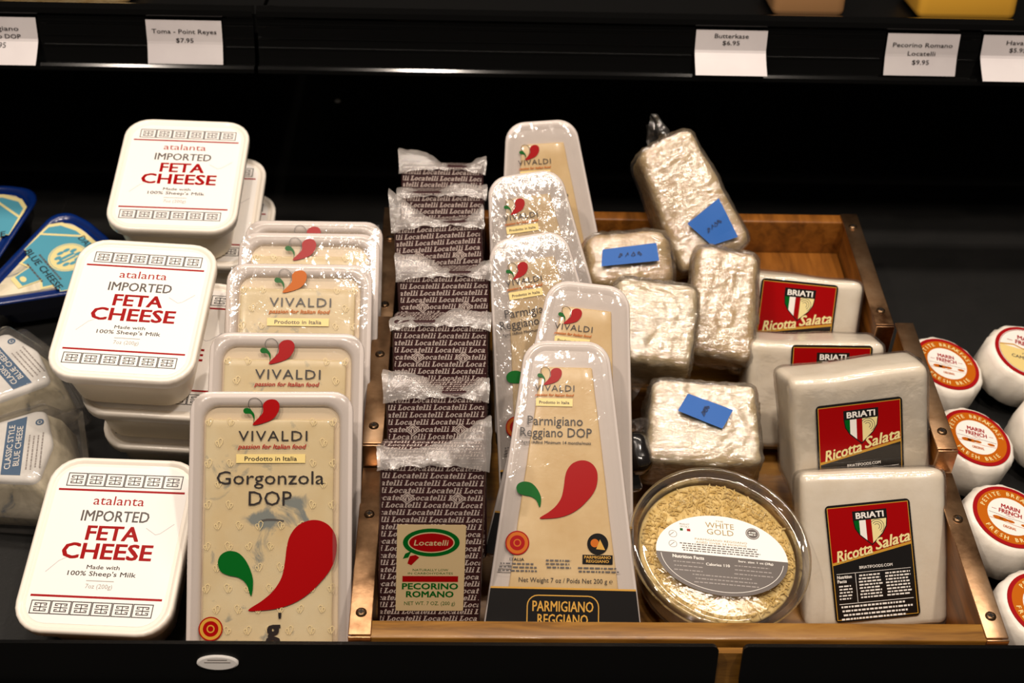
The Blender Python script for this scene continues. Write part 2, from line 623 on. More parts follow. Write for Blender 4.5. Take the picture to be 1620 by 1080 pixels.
# ------------------------------------------------------------------ shelf above, with its price channels
def shelf(x0, x1, label):
    t = thing('display_shelf', label, 'shelf', ((x0 + x1) / 2, 0.46, 0.286))
    xa, xb = x0 - (x0 + x1) / 2, x1 - (x0 + x1) / 2
    s = MB()
    s.box(((xa + xb) / 2, 0.25, 0.012), (xb - xa, 0.46, 0.016), 'black')
    part('shelf_board', s, t)
    # the channel: back leaf, rolled upper lip, rolled lower lip
    prof = [(-0.004, 0.034), (-0.012, 0.036), (-0.0165, 0.033), (-0.0175, 0.029), (-0.0155, 0.0265), (-0.013, 0.026), (-0.0134, 0.0215), (-0.0142, 0.0212), (-0.0144, 0.0203), (-0.0138, 0.0198), (-0.0140, 0.0120), (-0.0148, 0.0116), (-0.0150, 0.0106), (-0.0144, 0.0101), (-0.0150, 0.0040), (-0.0158, 0.0036), (-0.0159, 0.0026), (-0.0153, 0.0022), (-0.0165, -0.004),
            (-0.018, -0.0085), (-0.0215, -0.0095), (-0.0245, -0.0085), (-0.026, -0.0105), (-0.0262, -0.0135), (-0.0235, -0.0155), (-0.012, -0.016), (-0.006, -0.010), (-0.004, 0.0)]
    prof = [(p[0] * 1.037, p[1] * 1.037) for p in prof]
    s = MB()
    s.loft([[(x, p[0], p[1]) for p in prof] for x in (xa, xb)], 'gloss_black', smooth=False)
    part('price_channel', s, t, 'glossy black ribbed price channel')
    return t


shelf(-0.95, -0.1790, 'black shelf section left of the seam, above the tubs of feta')
shelf(-0.1758, 1.05, 'long black shelf section right of the seam, above the wooden crate')


def tag(x, w, h, lines, label, curl, yaw=0):
    """card bowed between the channel lips"""
    K = 16
    g = MB()
    q_ = 1.037
    x, w, h = x * q_, w * q_, h * q_
    lines = [(a_, b_ * q_, c_ * q_, d_ * q_) for a_, b_, c_, d_ in lines]
    zt = 0.286 + 0.0258

    def bow(x_, y_, off=0.0):        # y_ from 0 (top) to -h; the lower part bends out over the lip
        q = -y_ / h
        out = 0.0172 + 0.0020 * q + curl * 0.0150 * max(0.0, q - 0.52) ** 1.2 / 0.4
        return Vector((x_, 0.46 - out - off, zt + y_ + curl * 0.002 * max(0.0, q - 0.52)))
    vs = []
    for j in range(K + 1):
        y_ = -h * j / K
        for x_ in (-w / 2, w / 2):
            p = bow(x_, y_)
            vs += [tuple(p), tuple(p + Vector((0, 0.0004, 0)))]
    fs = []
    for j in range(K):
        a = 4 * j
        fs += [(a + 4, a + 6, a + 2, a), (a + 1, a + 3, a + 7, a + 5), (a, a + 1, a + 5, a + 4), (a + 2, a + 6, a + 7, a + 3)]
    g.add(vs, fs, 'tag_paper', False)
    for (txt, yc, tw, cap) in lines:
        st = len(g.v)
        g.text(txt, 0, yc, cap, 'ink', 0, w=tw, res=2, bold=0.008)
        g.map(lambda p: bow(p[0], p[1], 0.0003), st)
    for i in range(len(g.v)):
        v = g.v[i]
        g.v[i] = (v[0] + x, v[1], v[2])
    single('price_tag', g, label, 'price tag')


CAP = 0.0034
tag(-0.371, 0.062, 0.0335, [('Parmigiano', -0.0088, 0.034, CAP), ('Reggiano DOP', -0.0150, 0.036, CAP), ('$9.95', -0.0212, 0.013, CAP)],
    'leftmost white price tag on the shelf edge, cut by the frame, reading $9.95', 1.0)
tag(-0.2262, 0.0585, 0.0335, [('Toma - Point Reyes', -0.0088, 0.050, CAP), ('$7.95', -0.0158, 0.0135, CAP)],
    'white price tag reading $7.95 on the shelf edge, left of the shelf seam', 0.3)
tag(0.2022, 0.0565, 0.032, [('Butterkase', -0.0045, 0.0268, CAP), ('$6.95', -0.0100, 0.0135, CAP)],
    'white price tag reading $6.95 on the shelf edge, above the crate', 1.0)
tag(0.3545, 0.0575, 0.033, [('Pecorino Romano', -0.0090, 0.0475, CAP), ('Locatelli', -0.0158, 0.022, CAP), ('$9.95', -0.0226, 0.0135, CAP)],
    'white price tag with three lines of print, second from the right on the shelf edge', 0.2)
tag(0.4310, 0.058, 0.033, [('Havarti', -0.0058, 0.020, CAP), ('$5.95', -0.0118, 0.0135, CAP)],
    'rightmost white price tag on the shelf edge, cut by the frame', 1.0)

# glimpses of what stands on the upper shelf
for (x, w, m, lab) in ((-0.33, 0.11, 'hard_cheese', 'wrapped cheese block at the front of the upper shelf, above the leftmost tag'),
                       (0.272, 0.062, 'brown_cheese', 'tan wrapped cheese on the upper shelf, between the two middle tags'),
                       (0.402, 0.085, 'yellow_cheese', 'yellow wrapped cheese on the upper shelf at the top right corner')):
    b = MB()
    b.rbox((0, 0, 0.025), (w, 0.07, 0.05), 0.008, m)
    single('cheese_block', b, lab, 'cheese', (x * 1.037, 0.525, 0.3065), (0, 0, 0))

# ------------------------------------------------------------------ front price rails of the case
for (x0, x1, lab) in ((-0.80, 0.1555, 'long black price rail along the front of the case, carrying the oval sticker'),
                      (0.1705, 0.80, 'black price rail at the bottom right, right of the gap showing wood')):
    b = MB()
    xm = (x0 + x1) / 2
    prof = rr(x1 - x0, 0.034, 0.004, 0)
    b.loft([[(p[0], -0.0035, p[1]) for p in prof], [(p[0], 0.0, p[1] - 0) for p in rr(x1 - x0 - 0.001, 0.033, 0.004, 0)]][::-1], 'black', smooth=False)
    t = thing('price_rail', lab, 'price rail', (xm, -0.0175, 0.0578))
    part('rail_face', b, t)
    b = MB()
    b.box((0, -0.004, -0.0265), (x1 - x0, 0.008, 0.0185), 'black')
    part('rail_foot', b, t)
    if x0 < -0.5:
        b = MB()
        n = 32
        b.loft([[(-0.1535 - xm + 0.0128 * s * math.cos(2 * math.pi * k / n), y, 0.0025 + 0.0057 * s * math.sin(2 * math.pi * k / n)) for k in range(n)] for s, y in ((1, -0.0035), (1, -0.0048), (0.9, -0.0052))], 'paper', smooth=False)
        b.box((-0.1535 - xm, -0.0053, 0.0056), (0.012, 0.0002, 0.0007), 'pale_ink')
        b.box((-0.1535 - xm, -0.0053, 0.0036), (0.016, 0.0002, 0.0006), 'pale_ink')
        part('sticker', b, t, 'white oval sticker')
b = MB()
b.box((0.1, -0.0115, 0.030), (1.9, 0.005, 0.066), 'wood')
b.box((0.1, -0.0115, -0.02), (1.9, 0.005, 0.034), 'black')
single('front_board', b, 'wooden front board of the case, seen in the gap between the price rails', 'board', (0, 0, 0))

# ------------------------------------------------------------------ stepped wooden crate
CX0, CX1 = -0.072, 0.340
crate = thing('wooden_crate', 'brass-bound wooden crate holding parmesan, wrapped cheese and ricotta', 'crate', ((CX0 + CX1) / 2, 0.0, 0.0), (10, 0, 0))
CM = (CX0 + CX1) / 2
W2 = (CX1 - CX0) / 2


def cpart(name, boxes, m, rad=0.0015):
    s = MB()
    for (c, d) in boxes:
        s.rbox((c[0] - CM, c[1], c[2]), d, rad, m, 1)
    return part(name, s, crate)


cpart('front_panel', [((CM, 0.0125, 0.0335), (2 * W2 - 0.002, 0.014, 0.067))], 'wood')
cpart('floor_panel', [((CM, 0.23, 0.0018), (2 * W2 - 0.004, 0.42, 0.003))], 'wood')
cpart('back_panel', [((CM, 0.437, 0.041), (2 * W2 - 0.03, 0.012, 0.082))], 'wood_dark')
cpart('back_ledge', [((0.253, 0.399, 0.047), (0.128, 0.064, 0.006))], 'wood_dark')
TIERS = [(0.006, 0.152, 0.067, 0.0, 0.0), (0.153, 0.292, 0.088, 0.0, 0.0), (0.293, 0.442, 0.083, 0.013, 0.0)]     # start, end, height, inset on the right and on the left
for side in (-1, 1):
    for (y0, y1, h, ins_r, ins_l) in TIERS:
        ins = ins_r if side > 0 else ins_l
        x = CM + side * (W2 - 0.0045 - ins)
        sp = cpart('side_panel', [((x, (y0 + y1) / 2, h / 2), (0.008, y1 - y0 - 0.001, h))], 'wood_dark')
        s = MB()
        ww = 0.0145
        s.rbox((x - CM, (y0 + y1) / 2, h + 0.0006), (ww, y1 - y0 - 0.002, 0.0016), 0.0007, 'brass', 1)
        s.rbox((x - CM, y0 - 0.0004, h - 0.0125), (ww, 0.0016, 0.027), 0.0007, 'brass', 1)
        st = sub('corner_strap', s, sp, (0, 0, 0))
        for yy in (y0 + 0.018, y1 - 0.045 if ins == 0 else y1 - 0.02):
            q = MB()
            st0 = len(q.v)
            q.lathe([(0.0036, 0.0012), (0.0034, 0.0020), (0.002, 0.0026)], 'screw', 16)
            q.box((0, 0, 0.0027), (0.0038, 0.0008, 0.0003), 'dark')
            q.box((0, 0, 0.0027), (0.0008, 0.0038, 0.0003), 'dark')
            q.map(lambda p: p + Vector((x - CM, yy, h + 0.0002)), st0)
            sub('screw', q, sp, (0, 0, 0))

# ------------------------------------------------------------------ feta tubs
TH = 0.045
FB = (0, -0.0, -TH)


def greek(g, cx, cy, w, h, n, z):
    """a band of square key blocks"""
    u = w / n
    t = 0.00062
    for i in range(n):
        x0 = cx - w / 2 + i * u
        s = u * 0.94
        flip = i % 2

        def P(a, c_):
            return (x0 + (s * a if not flip else s * (1 - a)), cy + h * (c_ - 0.5))
        g.stroke([P(0, 0), P(1, 0), P(1, 1), P(0, 1)], t, 'ink', z, True)
        g.stroke([P(0.14, 0.5), P(0.86, 0.5)], t, 'ink', z)
        g.stroke([P(0.5, 0.2), P(0.5, 0.8)], t, 'ink', z)
        for sx in (0, 1):
            e = (lambda a: a) if sx == 0 else (lambda a: 1 - a)
            g.stroke([P(e(0.5), 0.8), P(e(0.2), 0.8), P(e(0.2), 0.66), P(e(0.34), 0.66)], t, 'ink', z)
            g.stroke([P(e(0.5), 0.2), P(e(0.2), 0.2), P(e(0.2), 0.34), P(e(0.34), 0.34)], t, 'ink', z)


def feta(label, c, pose):
    t = thing('feta_tub', label, 'feta tub', c, pose, FB, 'tubs of feta')
    g = MB()     # body: tapered walls under the lid
    g.loft([rr(w, h, r, z) for w, h, r, z in ((0.078, 0.100, 0.016, -TH), (0.083, 0.105, 0.018, -TH + 0.0015), (0.092, 0.114, 0.019, -0.010), (0.092, 0.114, 0.019, -0.004))], 'cream_pp')
    part('body', g, t)
    g = MB()     # lid: skirt, rolled rim, recessed panel
    g.loft([rr(w, h, r, z) for w, h, r, z in ((0.099, 0.121, 0.019, -0.0095), (0.1005, 0.1225, 0.0195, -0.0090), (0.1015, 0.1235, 0.020, -0.003), (0.1010, 0.1230, 0.020, -0.0008),
                                             (0.0985, 0.1205, 0.019, 0.0), (0.0955, 0.1175, 0.018, -0.0003), (0.0935, 0.1155, 0.017, -0.0016), (0.0925, 0.1145, 0.0165, -0.0018))], 'white_pp')
    part('lid', g, t)
    g = MB()
    z0 = -0.00175
    g.loft([rr(0.0885, 0.1105, 0.0145, z0), rr(0.0885, 0.1105, 0.0145, z0 + 0.0002)], 'paper', cap0=False)
    z = z0 + 0.00028
    greek(g, 0.001, 0.0455, 0.078, 0.0092, 6, z)
    greek(g, -0.001, -0.0448, 0.079, 0.0086, 6, z)
    g.rect(-0.0425, 0.0372, 0.0425, 0.0387, 'red_line', z)
    g.rect(-0.0425, -0.0378, 0.0425, -0.0363, 'red_line', z)
    g.text('atalanta', 0, 0.0308, 0.0065, 'red_line', z, w=0.034, bold=-0.004)
    g.text('IMPORTED', 0, 0.0195, 0.0075, 'grey_ink', z, w=0.045, bold=0.012)
    g.text('FETA', 0.001, 0.0073, 0.0098, 'red', z, w=0.0345, bold=0.03)
    g.text('CHEESE', 0, -0.0055, 0.0105, 'red', z, w=0.0585, bold=0.03)
    g.text('Made with', 0, -0.0165, 0.0027, 'ink', z, w=0.0215, bold=0.012)
    g.text("100% Sheep's Milk", 0, -0.0210, 0.0031, 'ink', z, w=0.0445, bold=0.012)
    g.rect(-0.009, -0.0262, 0.009, -0.0257, 'pale_ink', z)
    g.text('7oz (200g)', 0, -0.0296, 0.0030, 'pale_ink', z, w=0.0175, bold=-0.006)
    # faint sketched hills across the panel
    g.stroke([(-0.037, -0.021), (-0.030, -0.013), (-0.024, -0.0095), (-0.017, -0.0085)], 0.0005, 'tag_paper', z)
    g.stroke([(0.022, 0.012), (0.029, 0.0075), (0.032, 0.0085), (0.040, 0.0155)], 0.0005, 'tag_paper', z)
    part('label', g, t, 'white label printed in red and black')
    return t


f1 = feta('feta tub lying in front, its lid nearest the front rail', (-0.2400, 0.0740, 0.0755), (26, -10, 5))
f1.scale = (1.035, 1.035, 1.0)
def nrm(pose):
    return rot(*pose).to_3x3() @ Vector((0, 0, 1))


def under(c, pose, k, dx, dy):
    R_ = rot(*pose).to_3x3()
    return tuple(Vector(c) - R_ @ Vector((0, 0, 1)) * ((TH + 0.0003) * k) + R_ @ Vector((dx, dy, 0)))


c2, p2 = (-0.2380, 0.2036, 0.1819), (22.5, 1, -4)
c3, p3 = (-0.2350, 0.3750, 0.2085), (21, 4, -4)
copy_thing(f1, 'feta tub on top of the middle stack, lid fully in view', c2, p2, FB)
copy_thing(f1, 'feta tub second from the top of the middle stack, shifted to the right', under(c2, p2, 1, 0.0135, 0.001), p2, FB)
copy_thing(f1, 'feta tub at the bottom of the middle stack', under(c2, p2, 2, 0.020, 0.002), p2, FB)
copy_thing(f1, 'feta tub on top of the rear stack, highest lid in the picture', c3, p3, FB)
copy_thing(f1, 'feta tub second from the top of the rear stack, only its right rim showing', under(c3, p3, 1, 0.0095, 0.004), p3, FB)
copy_thing(f1, 'feta tub at the bottom of the rear stack, behind the gorgonzola packs', under(c3, p3, 2, 0.014, 0.006), p3, FB)


# ------------------------------------------------------------------ the drop emblem of the italian packs
def spl(pts, n=6):
    out = []
    N = len(pts)
    for i in range(N):
        p0, p1, p2_, p3_ = (Vector(pts[(i + k - 1) % N]) for k in range(4))
        for k in range(n):
            t = k / n
            out.append(tuple(0.5 * ((2 * p1) + (p2_ - p0) * t + (2 * p0 - 5 * p1 + 4 * p2_ - p3_) * t * t + (3 * p1 - p0 - 3 * p2_ + p3_) * t ** 3)))
    return out


RED = [(335, 770), (400, 725), (450, 680), (487, 620), (502, 550), (510, 480), (525, 425), (560, 380), (610, 357), (660, 357), (705, 380), (735, 425), (742, 480), (733, 540), (710, 590), (670, 640), (620, 690), (555, 733), (480, 760), (400, 771)]
GRN = [(348, 705), (325, 650), (290, 620), (240, 608), (205, 590), (192, 550), (205, 515), (240, 497), (285, 505), (320, 540), (345, 590), (356, 640)]


def drop(g, src, m, z, sx, sy, ox, oy, outline=0):
    P = spl(src, 5)
    # keep the tip sharp
    P = [(ox + p[0] * sx, oy - p[1] * sy) for p in P]
    if outline:
        g.stroke(P, outline, m, z, True)
    else:
        g.poly(P, m, z)


def emblem(g, cx, top, w, z, redm='red'):
    """small three-drop sign over the word: w is the width of the whole"""
    k = w / 170.0
    R = [(385, 945), (430, 890), (432, 850), (455, 828), (490, 828), (508, 852), (500, 890), (465, 925)]
    G = [(392, 922), (378, 895), (350, 892), (341, 880), (348, 867), (368, 868), (388, 888), (394, 905)]
    O = [(392, 940), (388, 895), (365, 855), (372, 826), (400, 820), (424, 840), (428, 880), (412, 915)]
    s, ox, oy = k, cx - 425 * k, top + 820 * k
    g.stroke([(ox + p[0] * s, oy - p[1] * s) for p in spl(O, 5)], 0.00035, 'ink', z, True)
    g.poly([(ox + p[0] * s, oy - p[1] * s) for p in spl(R, 5)], redm, z + 0.00004)
    g.poly([(ox + p[0] * s, oy - p[1] * s) for p in spl(G, 5)], 'green', z + 0.00004)


def bars(g, x0, x1, y, n, pitch, h, m, z, seed=1):
    """lines of print too small to read, as broken strokes"""
    r = random.Random(seed)
    for i in range(n):
        x = x0 + r.random() * 0.06 * (x1 - x0)
        end = x1 - r.random() * 0.12 * (x1 - x0)
        while x < end:
            w = (0.6 + 1.6 * r.random()) * 0.0016
            g.rect(x, y - i * pitch - h / 2, min(x + w, end), y - i * pitch + h / 2, m, z)
            x += w + 0.0007


def curls(g, w, h, z, inside, seed):
    """the faint repeating curls printed over the film"""
    r = random.Random(seed)
    for j in range(int(h / 0.0135)):
        for i in range(int(w / 0.0135) + 1):
            x = -w / 2 + (i + 0.5 * (j % 2)) * 0.0135 + 0.003
            y = -h / 2 + j * 0.0135 + 0.006
            if abs(x) > w / 2 - 0.004 or inside(x, y):
                continue
            k = 0.0021 * (0.9 + 0.2 * r.random())
            sg = 1 if (i + j) % 2 else -1
            g.stroke([(x + sg * k * a, y + k * c_) for a, c_ in ((0.0, -1.3), (0.7, -0.2), (0.9, 0.7), (0.35, 1.25), (-0.25, 0.95), (-0.3, 0.2))], 0.00042, 'curl_print', z, True)
            g.stroke([(x - sg * k * a - sg * k * 0.5, y + k * c_ - k * 0.3) for a, c_ in ((0.0, -0.9), (0.6, -0.1), (0.65, 0.5), (0.2, 0.75), (-0.15, 0.3))], 0.00038, 'curl_print', z + 0.00004, True)


# ------------------------------------------------------------------ gorgonzola packs
GW, GL = 0.107, 0.205
GB = (0, -GL / 2, -0.017)


def gorgonzola(label, c, pose, redm='red'):
    t = thing('gorgonzola_pack', label, 'cheese pack', c, pose, GB, 'gorgonzola packs')
    g = MB()
    g.loft([rr(w, h, r, z) for w, h, r, z in ((0.080, 0.176, 0.012, -0.018), (0.086, 0.182, 0.014, -0.017), (0.092, 0.190, 0.014, -0.0035), (GW - 0.001, GL - 0.001, 0.013, -0.0026), (GW, GL, 0.0135, -0.0016),
                                             (GW - 0.0015, GL - 0.0015, 0.013, -0.0006), (0.0945, 0.192, 0.012, -0.0002), (0.0905, 0.187, 0.011, -0.0012), (0.0885, 0.185, 0.010, -0.0042))], 'white_tray', cap1=False)
    g.add(rr(0.0885, 0.185, 0.010, -0.0042), [tuple(range(28))], 'gorg_back')
    part('tray', g, t)
    g = MB()

    def dent(p):
        k = 0.5 + 0.5 * fnoise(p, 60, c[0] * 50)
        return p + Vector((fnoise(p, 45, 3) * 0.0008, fnoise(p, 45, 9) * 0.0008, -0.0009 * k if p[2] > 0 else 0))
    g.rbox((-0.001, -0.004, -0.0022), (0.084, 0.176, 0.0050), 0.0015, 'gorg', 1, (20, 38, 1), dent)
    g.stroke([(-0.006, GL / 2 - 0.0846), (-0.002, GL / 2 - 0.0838), (0.003, GL / 2 - 0.0838), (0.009, GL / 2 - 0.0848)], 0.0011, 'slit', 0.00036)
    part('cheese', g, t, 'cream cheese with blue mould')
    g = MB()     # film drawn over the tray, with a few lengthwise creases
    N, K = 64, 40
    vs, fs = [], []
    for j in range(K + 1):
        for i in range(N + 1):
            u, v = i / N * 2 - 1, j / K * 2 - 1
            x, y = u * (GW / 2 - 0.003), v * (GL / 2 - 0.003)
            e = min(1.0, 8 * (1 - abs(u))) * min(1.0, 10 * (1 - abs(v)))
            cr = 0.0
            for (x_, s_, ya, yb) in ((0.0425, 0.02, -0.045, 0.070), (-0.0475, -0.02, -0.060, 0.055), (-0.046, 0.10, -0.085, -0.060)):
                if ya < y < yb:
                    cr += 0.0007 * math.exp(-((x - x_ - s_ * y * 0.3) / 0.0016) ** 2) * math.sin(math.pi * (y - ya) / (yb - ya))
            vs.append((x, y, 0.0004 + cr + e * 0.0003 + e * 0.00015 * fnoise((x, y, 0), 45, c[1] * 40)))
    fs = [(j * (N + 1) + i, j * (N + 1) + i + 1, (j + 1) * (N + 1) + i + 1, (j + 1) * (N + 1) + i) for j in range(K) for i in range(N)]
    g.add(vs, fs, 'film', True)
    part('film', g, t, 'clear film')
    g = MB()
    z = 0.00095
    T = GL / 2
    curls(g, 0.100, 0.198, z - 0.0001, lambda x, y: abs(x) < 0.024 and y > 0.02, 4)
    emblem(g, -0.0065, T - 0.0045, 0.0240, z, redm)
    g.text('VIVALDI', 0.0012, T - 0.0293, 0.0066, 'ink', z, w=0.0450, bold=-0.004, space=1.15)
    g.text('passion for Italian food', 0.0008, T - 0.0362, 0.0028, redm if redm != 'red' else 'red_line', z, w=0.0445, shear=0.25, bold=0.02)
    g.rect(-0.0225, T - 0.0470, 0.0225, T - 0.0412, 'yellow_box', z)
    g.text('Prodotto in Italia', 0, T - 0.0441, 0.0028, 'ink', z + 0.0001, w=0.034, bold=0.012)
    g.text('Gorgonzola', 0, T - 0.0566, 0.0085, 'ink', z, w=0.070, bold=-0.003)
    g.text('DOP', 0, T - 0.0700, 0.0092, 'ink', z, w=0.0280, bold=-0.003)
    sx = 1 / 7.15 * mm
    drop(g, RED, 'red', z, sx, sx, -430 * sx, T - 0.0845 + 357 * sx)
    drop(g, GRN, 'green', z, sx, sx, -430 * sx, T - 0.0845 + 357 * sx)
    y = T - 0.154
    g.disc(-0.0372, y, 0.0078, 'gold', z, n=32)
    g.ring(-0.0372, y, 0.0070, 0.0078, 'red', z + 0.00005, 32)
    g.disc(-0.0372, y, 0.0050, 'red', z + 0.00005, n=32)
    g.ring(-0.0372, y, 0.0018, 0.0026, 'gold', z + 0.0001, 20)
    g.text('g', 0.003, T - 0.1540, 0.013, 'ink', z, bold=0.035)
    g.text("'", 0.0072, T - 0.1490, 0.009, 'ink', z, bold=0.03)
    part('label', g, t, 'print on the film')
    return t


GP = [('gorgonzola pack in front, its large red and green drops in full view', (-0.1297, 0.0548, 0.0876), (54, 1, 0), 'red'),
      ('second gorgonzola pack from the front, red emblem and name above the front pack', (-0.1274, 0.1121, 0.0997), (50, 0, 0), 'red'),
      ('gorgonzola pack with the orange drop, third from the front', (-0.1264, 0.1864, 0.1154), (48, 0, 0), 'orange'),
      ('gorgonzola pack fourth from the front, behind the one with the orange drop', (-0.1238, 0.2301, 0.1196), (47, 0, 0), 'red'),
      ('rearmost gorgonzola pack, only its top edge showing', (-0.1232, 0.2565, 0.1175), (46, 0, 0), 'red')]
g0 = None
for lab, c, pose, rm in GP:
    if g0 is None or rm != 'red':
        q = gorgonzola(lab, c, pose, rm)
        g0 = g0 or q
    else:
        copy_thing(g0, lab, c, pose, GB)

# ------------------------------------------------------------------ pecorino packs in brown printed paper
PW, PH, PT = 0.067, 0.120, 0.034
PB = (0, -PH / 2, -PT)


def clip(mb, x0, x1, y0, y1):
    """cut flat print to a rectangle"""
    me = mb.mesh('clip')
    bm = bmesh.new()
    bm.from_mesh(me)
    for co, no in (((x0, 0, 0), (-1, 0, 0)), ((x1, 0, 0), (1, 0, 0)), ((0, y0, 0), (0, -1, 0)), ((0, y1, 0), (0, 1, 0))):
        bmesh.ops.bisect_plane(bm, geom=bm.verts[:] + bm.edges[:] + bm.faces[:], dist=1e-7, plane_co=co, plane_no=no, clear_outer=True)
    out = MB()
    bm.verts.index_update()
    for i, n in enumerate(mb.mats):
        fs = [tuple(v.index for v in f.verts) for f in bm.faces if f.material_index == i]
        if fs:
            used = sorted({k for f in fs for k in f})
            at = {k: j for j, k in enumerate(used)}
            bm.verts.ensure_lookup_table()
            out.add([tuple(bm.verts[k].co) for k in used], [tuple(at[k] for k in f) for f in fs], n)
    bm.free()
    bpy.data.meshes.remove(me)
    return out


def crest(g, x, y, s, z):
    """small diamond mark between the words"""
    D_ = lambda k: [(x - s * k, y), (x, y - s * 0.85 * k), (x + s * k, y), (x, y + s * 0.85 * k)]
    g.poly(D_(1.0), 'locatelli', z)
    g.stroke(D_(0.90), s * 0.13, 'loc_ink', z + 0.00004, True)
    g.poly(D_(0.68), 'loc_ink', z + 0.00004)
    g.poly([(x - s * 0.12, y - s * 0.32), (x, y - s * 0.5), (x + s * 0.12, y - s * 0.32), (x + s * 0.06, y + s * 0.15), (x - s * 0.06, y + s * 0.15)], 'locatelli', z + 0.00008)
    for q in (-1, 1):
        g.stroke([(x + q * s * 0.34, y - s * 0.1), (x + q * s * 0.30, y + s * 0.12), (x + q * s * 0.12, y + s * 0.22)], s * 0.10, 'locatelli', z + 0.00008)


def slab_word(word, serif=0.13, wt=0.20, shear=0.24):
    """a word in heavy slanted slab letters, capital height 1: a flat print of its own"""
    g = MB()
    x, k = 0.0, [0]

    def put(P):
        k[0] += 1
        g.poly([(x + p[0] + shear * p[1], p[1]) for p in P], 'loc_ink', (k[0] % 9) * 0.000012)

    def bar(x0, y0, x1, y1):
        put([(x0, y0), (x1, y0), (x1, y1), (x0, y1)])

    def arc(cx, cy, rx, ry, a0, a1, w):
        n = max(4, int(abs(a1 - a0) / 24))
        for i in range(n):
            q = [(a0 + (a1 - a0) * t / n) * D for t in (i, i + 1)]
            o = [(cx + rx * math.cos(t), cy + ry * math.sin(t)) for t in q]
            r_ = [(cx + (rx - w) * math.cos(t), cy + (ry - w * 0.62) * math.sin(t)) for t in q]
            put([r_[0], o[0], o[1], r_[1]])
    for ch in word:
        if ch == 'L':
            bar(0.10, 0, 0.10 + wt * 1.15, 1); bar(0, 0.88, 0.46, 1); bar(0, 0, 0.68, 0.14); bar(0.54, 0.10, 0.68, 0.36)
            adv = 0.76
        elif ch in 'oec':
            arc(0.30, 0.35, 0.30, 0.37, 0 if ch == 'o' else (35 if ch == 'c' else 20), 360 if ch == 'o' else 325, wt)
            if ch == 'e':
                bar(0.10, 0.29, 0.58, 0.41)
                put([(0.40, 0.40), (0.60, 0.36), (0.58, 0.56), (0.42, 0.60)])
            if ch == 'c':
                bar(0.40, 0.46, 0.56, 0.62)
            adv = 0.68 if ch == 'o' else 0.62
        elif ch == 'a':
            arc(0.24, 0.21, 0.24, 0.22, 0, 360, wt * 0.9)
            bar(0.36, 0.02, 0.36 + wt, 0.55)
            arc(0.28, 0.46, 0.28, 0.26, 10, 160, wt * 0.95)
            bar(0.42, 0, 0.68, serif)
            adv = 0.72
        elif ch == 't':
            bar(0.12, 0.06, 0.12 + wt, 0.95); bar(0, 0.58, 0.46, 0.70); bar(0.14, 0, 0.46, serif)
            adv = 0.50
        elif ch == 'l':
            bar(0.10, 0, 0.10 + wt, 1); bar(0, 0.88, 0.2, 1); bar(0, 0, 0.42, serif)
            adv = 0.46
        else:
            bar(0.10, 0, 0.10 + wt, 0.70); bar(0, 0.58, 0.2, 0.70); bar(0, 0, 0.42, serif); bar(0.09, 0.82, 0.09 + wt * 1.05, 1.0)
            adv = 0.46
        x += adv
    return g, x


SLAB, SLAB_W = slab_word('Locatelli')


def words(w, h, z, seed=0, crests=True):
    g = MB()
    pitch, ww = 0.0051, 0.0238
    rows = int(h / pitch) + 2
    for j in range(rows):
        y = -h / 2 + 0.001 + j * pitch
        x = -w / 2 - (0.0060 + 0.0118 * ((j + seed) % 2)) - 0.002 * ((j * 7 + seed) % 3)
        while x < w / 2:
            kx, ky = 0.0226 / SLAB_W, 0.0038
            g.add([(x + p[0] * kx, y - ky / 2 + p[1] * ky, z + p[2]) for p in SLAB.v], SLAB.f, 'loc_ink')
            x += ww
    g = clip(g, -w / 2, w / 2, -h / 2, h / 2)
    if crests:
        for yy in (0.034, -0.016):
            for xx in (-0.016, 0.016):
                crest(g, xx, yy, 0.0052, z + 0.00020)
    return g


def flap(seed, sag):
    """gathered end of the clear wrapping: a crinkled ribbon folded over the top edge"""
    r = random.Random(seed)
    g = MB()
    N, K = 54, 9
    vs = []
    for j in range(K + 1):
        v = j / K
        for i in range(N + 1):
            u = i / N * 2 - 1
            x = u * (PW / 2 + 0.0015 + 0.001 * math.sin(v * 3))
            u0 = 0.35 * math.sin(seed * 2.1)
            hump = -0.0015 + sag * 1.9 * (abs(u - u0) ** 1.6) + 0.0060 * fnoise((u * 0.04, 0, 0), 40, seed)
            y = PH / 2 - 0.0030 - 0.0035 * abs(u) ** 3 + (hump + 0.0055) * math.sin(v * math.pi * 0.62)
            z = 0.0030 - v * 0.016 + 0.0026 * math.sin(v * math.pi)
            k = 0.0016
            vs.append((x + 0.0010 * fnoise((u, v, 0), 9, seed), y + k * fnoise((u * 0.04, v * 0.03, 0), 160, seed), z + k * fnoise((u * 0.04, v * 0.03, 1), 190, seed + 3)))
    fs = [(j * (N + 1) + i, j * (N + 1) + i + 1, (j + 1) * (N + 1) + i + 1, (j + 1) * (N + 1) + i) for j in range(K) for i in range(N)]
    g.add(vs, fs, 'milky', True)
    return g


